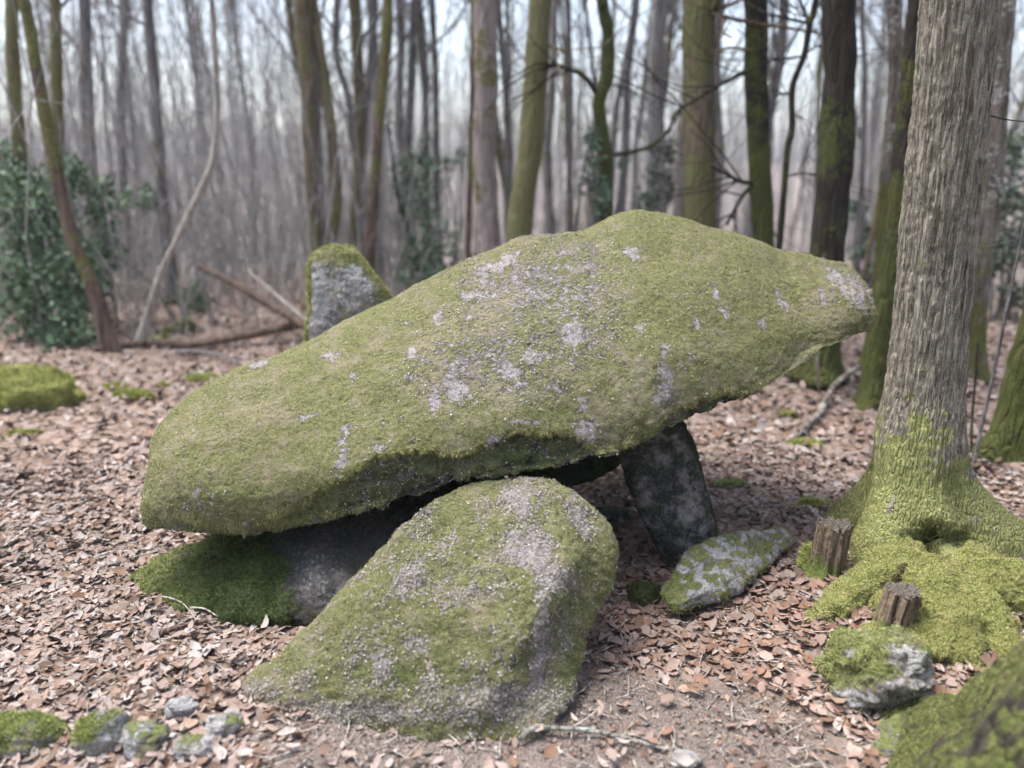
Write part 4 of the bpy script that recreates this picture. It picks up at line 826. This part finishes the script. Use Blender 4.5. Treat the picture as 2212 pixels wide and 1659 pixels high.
# filler wood: shared tree shapes, every tree its own object
protos = []
for k in range(9):
    g = np.random.default_rng(900 + k); H = 10 + 3 * g.random(); r = .032 + .05 * g.random()
    P = [np.array([0, 0, -.1])]; dx, dy = g.normal(size=2) * .035
    while P[-1][2] < H: P.append(P[-1] + np.array([dx + g.normal() * .05, dy + g.normal() * .05, .8]))
    Pc = cr(np.array(P), 26); rad = np.linspace(r, .012, 26); rad[0] *= 1.4
    b = Buf(); b.add(*tube(Pc, rad, 8), a=.2 + .4 * g.random()); me1 = b.mesh('trunk', [M_bark_grey, M_shoot, M_bark_brown, M_bark_grey, M_bark_olive][k % 5])
    b = Buf()
    for i in range(20):
        j = int(g.integers(4, 25)); an = g.random() * 6.28
        grow(b, Pc[j], (math.cos(an) * .7, math.sin(an) * .7, 1.), 1.0 + 1.4 * g.random() * (1 - j / 40), max(rad[j] * .35, .008), 2, g, .0035, 4, 4, .13, 3, .4)
    protos.append((me1, b.mesh('branches', M_twig)))
g = np.random.default_rng(77); placed = []
nfill = 0
while nfill < 260:
    Y = 9 + 40 * g.random() ** 1.35; x = (g.random() * 2 - 1) * (Y * .85 + 2.5)
    if any((x - a) ** 2 + (Y - b_) ** 2 < .16 + .010 * Y for a, b_ in placed): continue
    if Y < 17 and -.62 < x / Y < -.26: continue
    placed.append((x, Y)); kk = int(g.integers(0, 9)); me1, me2 = protos[kk]; kd = ['grey', 'pale', 'brown', 'grey', 'mossy'][kk % 5]
    o = bpy.data.objects.new('bare_tree', None); COL.objects.link(o); o.location = (x, Y, float(gz(x, Y))); s = .75 + .55 * g.random(); o.scale = (s, s, s * (.9 + .3 * g.random())); o.rotation_euler = (g.normal() * .04, g.normal() * .05, g.random() * 6.28)
    tag(o, 'slender %s bare tree among the blurred wood behind the stones' % kd, 'tree', '%s bare trees filling the wood behind' % kd)
    for nm, me in (('trunk', me1), ('branches', me2)):
        c = bpy.data.objects.new(nm, me); COL.objects.link(c); c.parent = o
    nfill += 1

# thicket of thin stems, and the far wood as one mass
def thicket(name, n, xr, yr, hr, rr, mat, sd, lean=.15, twigs=3, wedge=None):
    g = np.random.default_rng(sd); b = Buf()
    for i in range(n):
        Y = yr[0] + (yr[1] - yr[0]) * g.random() ** .8; x = xr[0] + (xr[1] - xr[0]) * g.random()
        if wedge: x = (g.random() * 2 - 1) * Y * wedge
        h = hr[0] + (hr[1] - hr[0]) * g.random() ** 1.5; z0 = float(gz(x, Y)) - .05; d = np.array([g.normal() * lean, g.normal() * lean, 1.]) 
        p0 = np.array([x, Y, z0]); pts = [p0]
        for k in range(4): pts.append(pts[-1] + (d + g.normal(size=3) * .12 * np.array([1, 1, .2])) * h / 4)
        r = rr[0] + (rr[1] - rr[0]) * g.random() ** 2; V, Q, T_ = tube(pts, np.linspace(r, r * .35, 5), 3, False); b.add(V, Q, None, .2 * g.random())
        for k in range(twigs):
            j = int(g.integers(1, 5)); s = g.normal(size=3) * .5 + [0, 0, .5]; L = .25 * h * g.random() + .2
            V, Q, T_ = tube([pts[j], pts[j] + s * L * .5, pts[j] + s * L + g.normal(size=3) * .06], np.array([r * .45, r * .3, r * .15]), 3, False); b.add(V, Q, None, 0.)
    return b.mesh(name, mat)
obj('thicket', thicket('thicket', 900, (-6.8, -1.2), (6.9, 14), (.8, 4.6), (.004, .013), M_shoot, 5, .2, 5), kind='stuff', label='tangle of thin grey shoots and dead twigs filling the left background', cat='thicket')
obj('undergrowth', thicket('undergrowth', 2300, (0, 0), (8.5, 38), (.5, 4.6), (.005, .016), M_shoot, 6, .12, 6, .80), kind='stuff', label='mass of thin upright saplings filling the wood behind the stones', cat='undergrowth')
obj('far_wood', thicket('far_wood', 1000, (0, 0), (38, 130), (3, 11), (.03, .09), M_shoot, 8, .05, 4, .85), kind='stuff', label='far bare wood fading into the pale distance', cat='wood')

def wood_around(n, sd):
    g = np.random.default_rng(sd); b = Buf()
    for i in range(n):
        a = R(52) + g.random() * R(256); r_ = 5.5 + 50 * g.random() ** 1.3; x, y = r_ * math.sin(a), r_ * math.cos(a); z0 = float(gz(x, y)) - .05; h = 2.5 + 8 * g.random(); k = .03 + .09 * g.random()
        pts = [np.array([x, y, z0])]
        for q in range(4): pts.append(pts[-1] + np.array([g.normal() * .1, g.normal() * .1, h / 4]))
        b.add(*tube(pts, np.linspace(k, k * .4, 5), 5, False)[:2], None, .4)
        for q in range(7):
            j = int(g.integers(1, 5)); s_ = g.normal(size=3) * .8 + [0, 0, .5]; b.add(*tube([pts[j], pts[j] + s_ * .6, pts[j] + s_ * 1.5 + g.normal(size=3) * .3], np.array([.02, .014, .006]), 3, False)[:2], None, .1)
    return b.mesh('surrounding_wood', M_bark_grey)
obj('surrounding_wood', wood_around(800, 88), kind='stuff', label='bare wood standing all round the clearing', cat='wood')
# ------------------------------------------------------------------ evergreen foliage
def foliage(clumps, n, leaf, sd, c1, c2, c3, down=.2):
    g = np.random.default_rng(sd); V = []; C = []
    w = np.array([c[3] * c[4] for c in clumps]); w /= w.sum(); ci = g.choice(len(clumps), n, p=w)
    cc = np.array(clumps)[ci]; u = g.normal(size=(n, 3)); u /= np.linalg.norm(u, axis=1)[:, None]; u *= (g.random(n) ** .45)[:, None]
    p = cc[:, :3] + u * np.stack([cc[:, 3], cc[:, 3] * .8, cc[:, 4]], 1)
    d = g.normal(size=(n, 3)) + [0, 0, -down]; d /= np.linalg.norm(d, axis=1)[:, None]; s = np.cross(d, g.normal(size=(n, 3))); s /= np.linalg.norm(s, axis=1)[:, None]
    L = leaf * (.6 + .8 * g.random(n))[:, None]; nn = np.cross(d, s)
    A = p; B = p + d * L * .5 + s * L * .26 + nn * L * .08; Cc = p + d * L; D = p + d * L * .5 - s * L * .26 + nn * L * .08
    V = np.stack([A, B, Cc, D], 1).reshape(-1, 3); T_ = (np.arange(n)[:, None] * 4 + np.array([[0, 1, 2, 0, 2, 3]])).reshape(-1, 3)
    t = np.clip(.5 + .5 * g.normal(size=(n, 1)), 0, 1); c = np.array(c1) * (1 - t) + np.array(c2) * t; k = g.random((n, 1)) < .08; c = np.where(k, np.array(c3), c)
    return V, T_, np.repeat(c, 4, 0)
G1, G2, G3 = (.08, .15, .08), (.20, .33, .18), (.36, .45, .33)
def shrub(name, clumps_v, n, leaf, label, sd, stems=4, cat='shrub', c=(G1, G2, G3)):
    """clumps_v: (vx, vy, Y, rx px, ry px)"""
    cl = []
    for (vx, vy, Y, rx, ry) in clumps_v: p = at(vx, vy, Y); cl.append((*p, rx / FPX * Y, ry / FPX * Y))
    V, T_, C = foliage(cl, n, leaf, sd, *c); g = np.random.default_rng(sd)
    cx = np.mean([c_[0] for c_ in cl]); cyy = np.mean([c_[1] for c_ in cl]); org = np.array([cx, cyy, float(gz(cx, cyy))])
    root = obj(name, None, None, org, label, cat); obj('foliage', mesh('foliage', V - org, None, T_, col=C, smooth=False, mat=M_green), root)
    b = Buf()
    for i, c_ in enumerate(cl):
        q0 = np.array([org[0] + g.normal() * .15, org[1] + g.normal() * .1, org[2] - .03]); q1 = np.array(c_[:3]); m = q0 * .5 + q1 * .5 + np.array([g.normal() * .08, 0, .1])
        b.add(*tube(cr(np.array([q0, m, q1, q1 + [g.normal() * .1, 0, c_[4] * .8]]), 14), np.linspace(.018, .004, 14), 5), a=.3)
    obj('stem', b.mesh('stem', M_bark_grey, org), root)
shrub('holly', [(20, 430, 7.0, 70, 60), (60, 520, 7.1, 80, 70), (20, 600, 7.2, 70, 60), (110, 600, 7.0, 70, 80), (150, 680, 6.9, 50, 60), (60, 680, 7.1, 70, 60), (160, 530, 7.3, 45, 60), (120, 460, 7.3, 45, 50), (190, 720, 6.8, 34, 34), (130, 730, 6.85, 50, 30), (5, 350, 7.3, 50, 50), (90, 400, 7.4, 60, 50), (180, 600, 7.2, 40, 80)], 6000, .06, 'dense dark evergreen holly at the left edge of the wood', 61)
shrub('holly', [(200, 620, 7.6, 30, 60), (220, 440, 8.0, 40, 60), (150, 380, 7.8, 40, 50), (310, 430, 9, 45, 30), (420, 640, 8.5, 30, 40), (230, 540, 8, 35, 50)], 1700, .07, 'sparse pale green holly sprays right of the dark holly', 62)
shrub('holly', [(905, 345, 10, 35, 20), (960, 350, 10, 40, 18), (1000, 330, 10, 22, 12), (920, 300, 10, 20, 12), (890, 600, 9, 45, 25), (925, 460, 9.5, 30, 25), (890, 540, 9.2, 30, 40), (950, 590, 9., 35, 22), (1015, 555, 8.8, 24, 14), (870, 480, 10, 22, 30), (900, 400, 9.5, 60, 80), (940, 520, 9.2, 60, 70)], 1500, .07, 'green holly sapling between the standing stone and the pinkish trunk', 63, c=((.09, .16, .10), (.22, .32, .20), (.32, .40, .30)))
shrub('ivy', [(1275, 300, 7.1, 18, 26), (1282, 345, 7.1, 24, 30), (1272, 390, 7.2, 22, 30), (1300, 420, 7.1, 20, 40), (1345, 350, 7.2, 18, 12), (1298, 460, 7.1, 14, 30)], 420, .055, 'ivy leaves hanging round the crooked dark trunk', 64, cat='ivy', c=((.09, .15, .10), (.22, .31, .21), (.32, .40, .32)))
shrub('holly', [(1420, 380, 10, 30, 30), (1440, 330, 10, 20, 30), (1400, 430, 10, 40, 25), (1450, 410, 10, 25, 30)], 500, .08, 'small pale green bush left of the slim pink-grey stem', 65, c=((.06, .11, .07), (.15, .22, .14), (.25, .33, .24)))
shrub('holly', [(2190, 330, 8, 40, 60), (2170, 430, 8, 60, 50), (2200, 520, 8, 50, 50), (2150, 560, 8, 40, 40), (2200, 640, 8, 40, 40), (2120, 480, 8.5, 30, 40)], 1400, .07, 'pale green bush behind the ridged tree at the right edge', 66, c=((.06, .11, .07), (.15, .22, .14), (.25, .33, .24)))
shrub('holly', [(1850, 450, 10, 30, 20), (1880, 500, 10, 25, 20), (1885, 590, 9, 22, 24), (1860, 540, 9.5, 25, 20)], 450, .08, 'small green bush seen between the blackish and speckled trunks', 67, c=((.06, .11, .07), (.15, .22, .14), (.25, .33, .24)))
shrub('bramble', [(370, 715, 7.4, 22, 14), (400, 700, 7.4, 20, 18), (345, 735, 7.2, 24, 10)], 350, .05, 'yellow green bramble at the back edge of the left clearing', 68, cat='bramble', c=((.12, .16, .03), (.25, .30, .08), (.35, .38, .15)))

# ------------------------------------------------------------------ leaf litter
def leafshape(kind, g, n=5):
    """unit leaf along +X with a midrib fold; returns verts, tris"""
    xs = np.linspace(0, 1, n); u = xs
    w = (.26 if kind else .19) * np.sin(math.pi * u ** (.75 if kind else .95)) ** .8 * (1.15 if n > 5 else 1.) + .01
    if kind and n > 5: w = w * (1 + .22 * np.cos(u * 6.283 * 3))
    curl = g.normal() * .35 + .2; fold = .10 + .35 * g.random(); tw = g.normal() * .5; roll = g.normal() * .5; V = []
    for i, x in enumerate(xs):
        z = curl * (x - .5) ** 2 * 1.3 + .02 * g.normal(); a = tw * (x - .5)
        if i == 0 or i == n - 1: V.append((x - .5, 0, z)); continue
        for s in (-1, 0, 1):
            yy = s * w[i] * (1 + .10 * g.normal()) if s else 0.; zz = z + fold * abs(yy) + a * yy + roll * yy * abs(yy) * 2 + (.03 * g.normal() if s else 0)
            V.append((x - .5 + (.03 * g.normal() if s else 0), yy, zz))
    T_ = [(0, 2, 1), (0, 3, 2)]
    for k in range(n - 3):
        b_ = 1 + 3 * k; T_ += [(b_, b_ + 1, b_ + 4), (b_, b_ + 4, b_ + 3), (b_ + 1, b_ + 2, b_ + 5), (b_ + 1, b_ + 5, b_ + 4)]
    e = 1 + 3 * (n - 2); T_ += [(e - 3, e - 2, e), (e - 2, e - 1, e)]
    return np.array(V), np.array(T_)
gL = np.random.default_rng(42); SHN = [leafshape(k % 2, gL, 5) for k in range(18)]; SHF = [leafshape(k % 2, gL, 5) for k in range(12)]; SH = SHN
PAL = .70 * np.array([(.42, .325, .28), (.50, .42, .375), (.36, .265, .22), (.30, .185, .125), (.23, .155, .12), (.57, .51, .47), (.39, .28, .21), (.45, .37, .33), (.14, .10, .075), (.45, .34, .27)])
PW = np.array([.19, .15, .14, .09, .10, .10, .06, .12, .03, .02]); PW /= PW.sum()
def rotm(yaw, pit, rol):
    cy_, sy, cp, sp, cr_, sr = np.cos(yaw), np.sin(yaw), np.cos(pit), np.sin(pit), np.cos(rol), np.sin(rol)
    return np.stack([np.stack([cy_ * cp, cy_ * sp * sr - sy * cr_, cy_ * sp * cr_ + sy * sr], -1), np.stack([sy * cp, sy * sp * sr + cy_ * cr_, sy * sp * cr_ - cy_ * sr], -1), np.stack([-sp, cp * sr, cp * cr_], -1)], -2)
def red(x, y): # damp rusty leaves round the chamber and the stumps
    return np.clip(np.exp(-(((x - .75) / .85) ** 2 + ((y - 2.6) / .85) ** 2)) * 1.1, 0, 1)
def litter(name, x, y, size, sd, lift=.012, tilt=.28, parent=None, SH=SHN):
    g = np.random.default_rng(sd); n = len(x); V = []; T_ = []; C = []; off = 0; k = g.integers(0, len(SH), n)
    z = gz(x, y) + lift * g.random(n); M = rotm(g.random(n) * 6.283, g.normal(size=n) * tilt, g.normal(size=n) * tilt + (g.random(n) < .4) * math.pi)
    ci = g.choice(len(PAL), n, p=PW); c = PAL[ci] * (1 + .17 * g.normal(size=(n, 1)))
    rd = red(x, y)[:, None] * (.25 + .75 * g.random((n, 1)) ** .7); c = c * (1 - rd * .55) + rd * .55 * np.array([.25, .125, .075]) * (.4 + .95 * g.random((n, 1)))
    gg = (.5 + .5 * fbm(np.stack([x, y, 0 * x], 1), 1.3, 3))[:, None]; c = c * (.82 + .34 * gg); c = np.clip(c, .02, .8)
    for s in range(len(SH)):
        i = np.where(k == s)[0]
        if not len(i): continue
        v, t = SH[s]; vv = np.einsum('nij,kj->nki', M[i], v) * size[i][:, None, None] + np.stack([x[i], y[i], z[i]], 1)[:, None]
        V.append(vv.reshape(-1, 3)); T_.append((t[None] + (off + np.arange(len(i)) * len(v))[:, None, None]).reshape(-1, 3)); C.append(np.repeat(c[i], len(v), 0)); off += len(i) * len(v)
    return obj(name, mesh(name, np.concatenate(V), None, np.concatenate(T_), col=np.concatenate(C), smooth=True, mat=M_leaf), parent, kind='stuff', label=None)
def wedge(n, r0, r1, half, sd, pw=1.):
    g = np.random.default_rng(sd); r = np.sqrt(r0 ** 2 + (r1 ** 2 - r0 ** 2) * g.random(n) ** pw); a = (g.random(n) * 2 - 1) * half; return r * np.sin(a), r * np.cos(a)
x, y = wedge(47000, 1.15, 4.6, R(46), 1); g = np.random.default_rng(2); k = g.random(len(x)) > soilmask(x, y) * .93 + .8 * np.clip(mossground(x, y) - .4, 0, 1); x, y = x[k], y[k]
o = litter('leaf_litter', x, y, .024 + .042 * g.random(len(x)) ** 1.5, 3, .016, .19); tag(o, 'carpet of dry brown fallen leaves around the stones', 'leaf litter')
x, y = wedge(22000, 4.5, 12, R(46), 4, 1.25); g = np.random.default_rng(5)
o = litter('leaf_litter', x, y, .045 + .05 * g.random(len(x)), 6, .03, .35, None, SHF); tag(o, 'fallen leaves covering the ground further back under the trees', 'leaf litter')
for sgn, sd_ in ((-1, 31), (1, 32)):     # the litter goes on to both sides of the view
    g = np.random.default_rng(sd_); n_ = 5500; rr_ = np.sqrt(.3 + 13 ** 2 * g.random(n_) ** 1.4); aa_ = sgn * (R(45) + R(45) * g.random(n_))
    o = litter('leaf_litter', rr_ * np.sin(aa_), rr_ * np.cos(aa_), .05 + .05 * g.random(n_), sd_ + 5, .02, .25, None, SHF); tag(o, 'fallen leaves out to the %s of the clearing' % ('left' if sgn < 0 else 'right'), 'leaf litter')
# crumbs, chips and small twigs on the bare soil
x, y = wedge(20000, 1.0, 2.9, R(46), 7); g = np.random.default_rng(8); k = g.random(len(x)) < soilmask(x, y) * .95 + .05; x, y = x[k], y[k]
o = litter('soil_debris', x, y, .006 + .016 * g.random(len(x)) ** 2, 9, .006, .5, None, SHF); tag(o, 'crumbled leaf bits and bark chips on the bare soil', 'debris')
b = Buf(); g = np.random.default_rng(12)
for i in range(2600):
    rr_, aa = 1.1 + 3.2 * g.random() ** .8, (g.random() * 2 - 1) * R(44); px, py = rr_ * math.sin(aa), rr_ * math.cos(aa); L = .02 + .11 * g.random() ** 2; an = g.random() * 6.28
    q = np.array([px, py, float(gz(px, py)) + .012]); e = np.array([math.cos(an), math.sin(an), g.normal() * .12]) * L; m = q + e * .5 + g.normal(size=3) * .004
    b.add(*tube([q, m, q + e], np.array([.0018, .0016, .0010]) * (1 + g.random() ** 2), 4), a=0.)
o = obj('twig_litter', b.mesh('twig_litter', M_bark_pale), kind='stuff', label='scattered tiny twigs lying on leaves and soil', cat='twigs')
# pebbles
b = Buf(); g = np.random.default_rng(13)
for i in range(1300):
    rr_, aa = 1.1 + 1.5 * g.random(), (g.random() * 2 - 1) * R(42); px, py = rr_ * math.sin(aa), rr_ * math.cos(aa)
    if g.random() > float(soilmask(np.array([px]), np.array([py]))[0]) + .03: continue
    s = .003 + .008 * g.random() ** 3; u = np.array([[0, 0, 1], [1, 0, 0], [0, 1, 0], [-1, 0, 0], [0, -1, 0], [0, 0, -1], [.7, .7, .5], [-.7, .6, .5], [.6, -.7, -.5], [-.6, -.7, .6]])[:6] * s * (.7 + .6 * g.random((6, 1))) * [1.3, 1, .7]
    b.add(u + [px, py, float(gz(px, py)) + s * .3], None, [(0, 1, 2), (0, 2, 3), (0, 3, 4), (0, 4, 1), (5, 2, 1), (5, 3, 2), (5, 4, 3), (5, 1, 4)], 0.)
obj('gravel', b.mesh('gravel', M_pebble), kind='stuff', label='small pebbles scattered in the bare soil before the boulder', cat='gravel')
# the leaves that show largest, each an object of its own
shp = []
for c_i in range(10):
    for s in range(3):
        v, t = SH[int(gL.integers(0, len(SH)))]; me = mesh('fallen_leaf', v, None, t, col=np.repeat(PAL[[c_i]], len(v), 0), smooth=True, mat=M_leaf); shp.append(me)
g = np.random.default_rng(21); cnt = 0
while cnt < 295:
    r_ = 1.35 + 2.3 * g.random() ** .9; a_ = (g.random() * 2 - 1) * R(38); px, py = r_ * math.sin(a_), r_ * math.cos(a_)
    if soilmask(np.array([px]), np.array([py]))[0] > .5 and g.random() < .8: continue
    if mossground(np.array([px]), np.array([py]))[0] > .6: continue
    c_i = int(g.choice(10, p=PW)); o = bpy.data.objects.new('fallen_leaf', shp[c_i * 3 + int(g.integers(0, 3))]); COL.objects.link(o); o.parent = GROUND
    s = .040 + .026 * g.random(); o.scale = (s, s, s); o.location = (px, py, float(gz(px, py)) + .022 + .01 * g.random()); o.rotation_euler = (g.normal() * .35, g.normal() * .35, g.random() * 6.28); cnt += 1

# ------------------------------------------------------------------ air
HAZE = 0.0009
hm = bpy.data.materials.new('haze'); hm.use_nodes = True; ht = hm.node_tree; ht.nodes.clear(); ho = ht.nodes.new('ShaderNodeOutputMaterial'); pv = ht.nodes.new('ShaderNodeVolumePrincipled')
pv.inputs['Color'].default_value = (.86, .92, .99, 1); pv.inputs['Density'].default_value = HAZE; pv.inputs['Anisotropy'].default_value = 0.; ht.links.new(pv.outputs[0], ho.inputs['Volume'])
bx0, bx1, by0, by1, bz0, bz1 = -330, 330, -330, 330, -3.2, 24
V = [(x_, y_, z_) for z_ in (bz0, bz1) for y_ in (by0, by1) for x_ in (bx0, bx1)]
obj('haze', mesh('haze', V, [(0, 2, 3, 1), (4, 5, 7, 6), (0, 1, 5, 4), (2, 6, 7, 3), (0, 4, 6, 2), (1, 3, 7, 5)], smooth=False, mat=hm), kind='stuff')
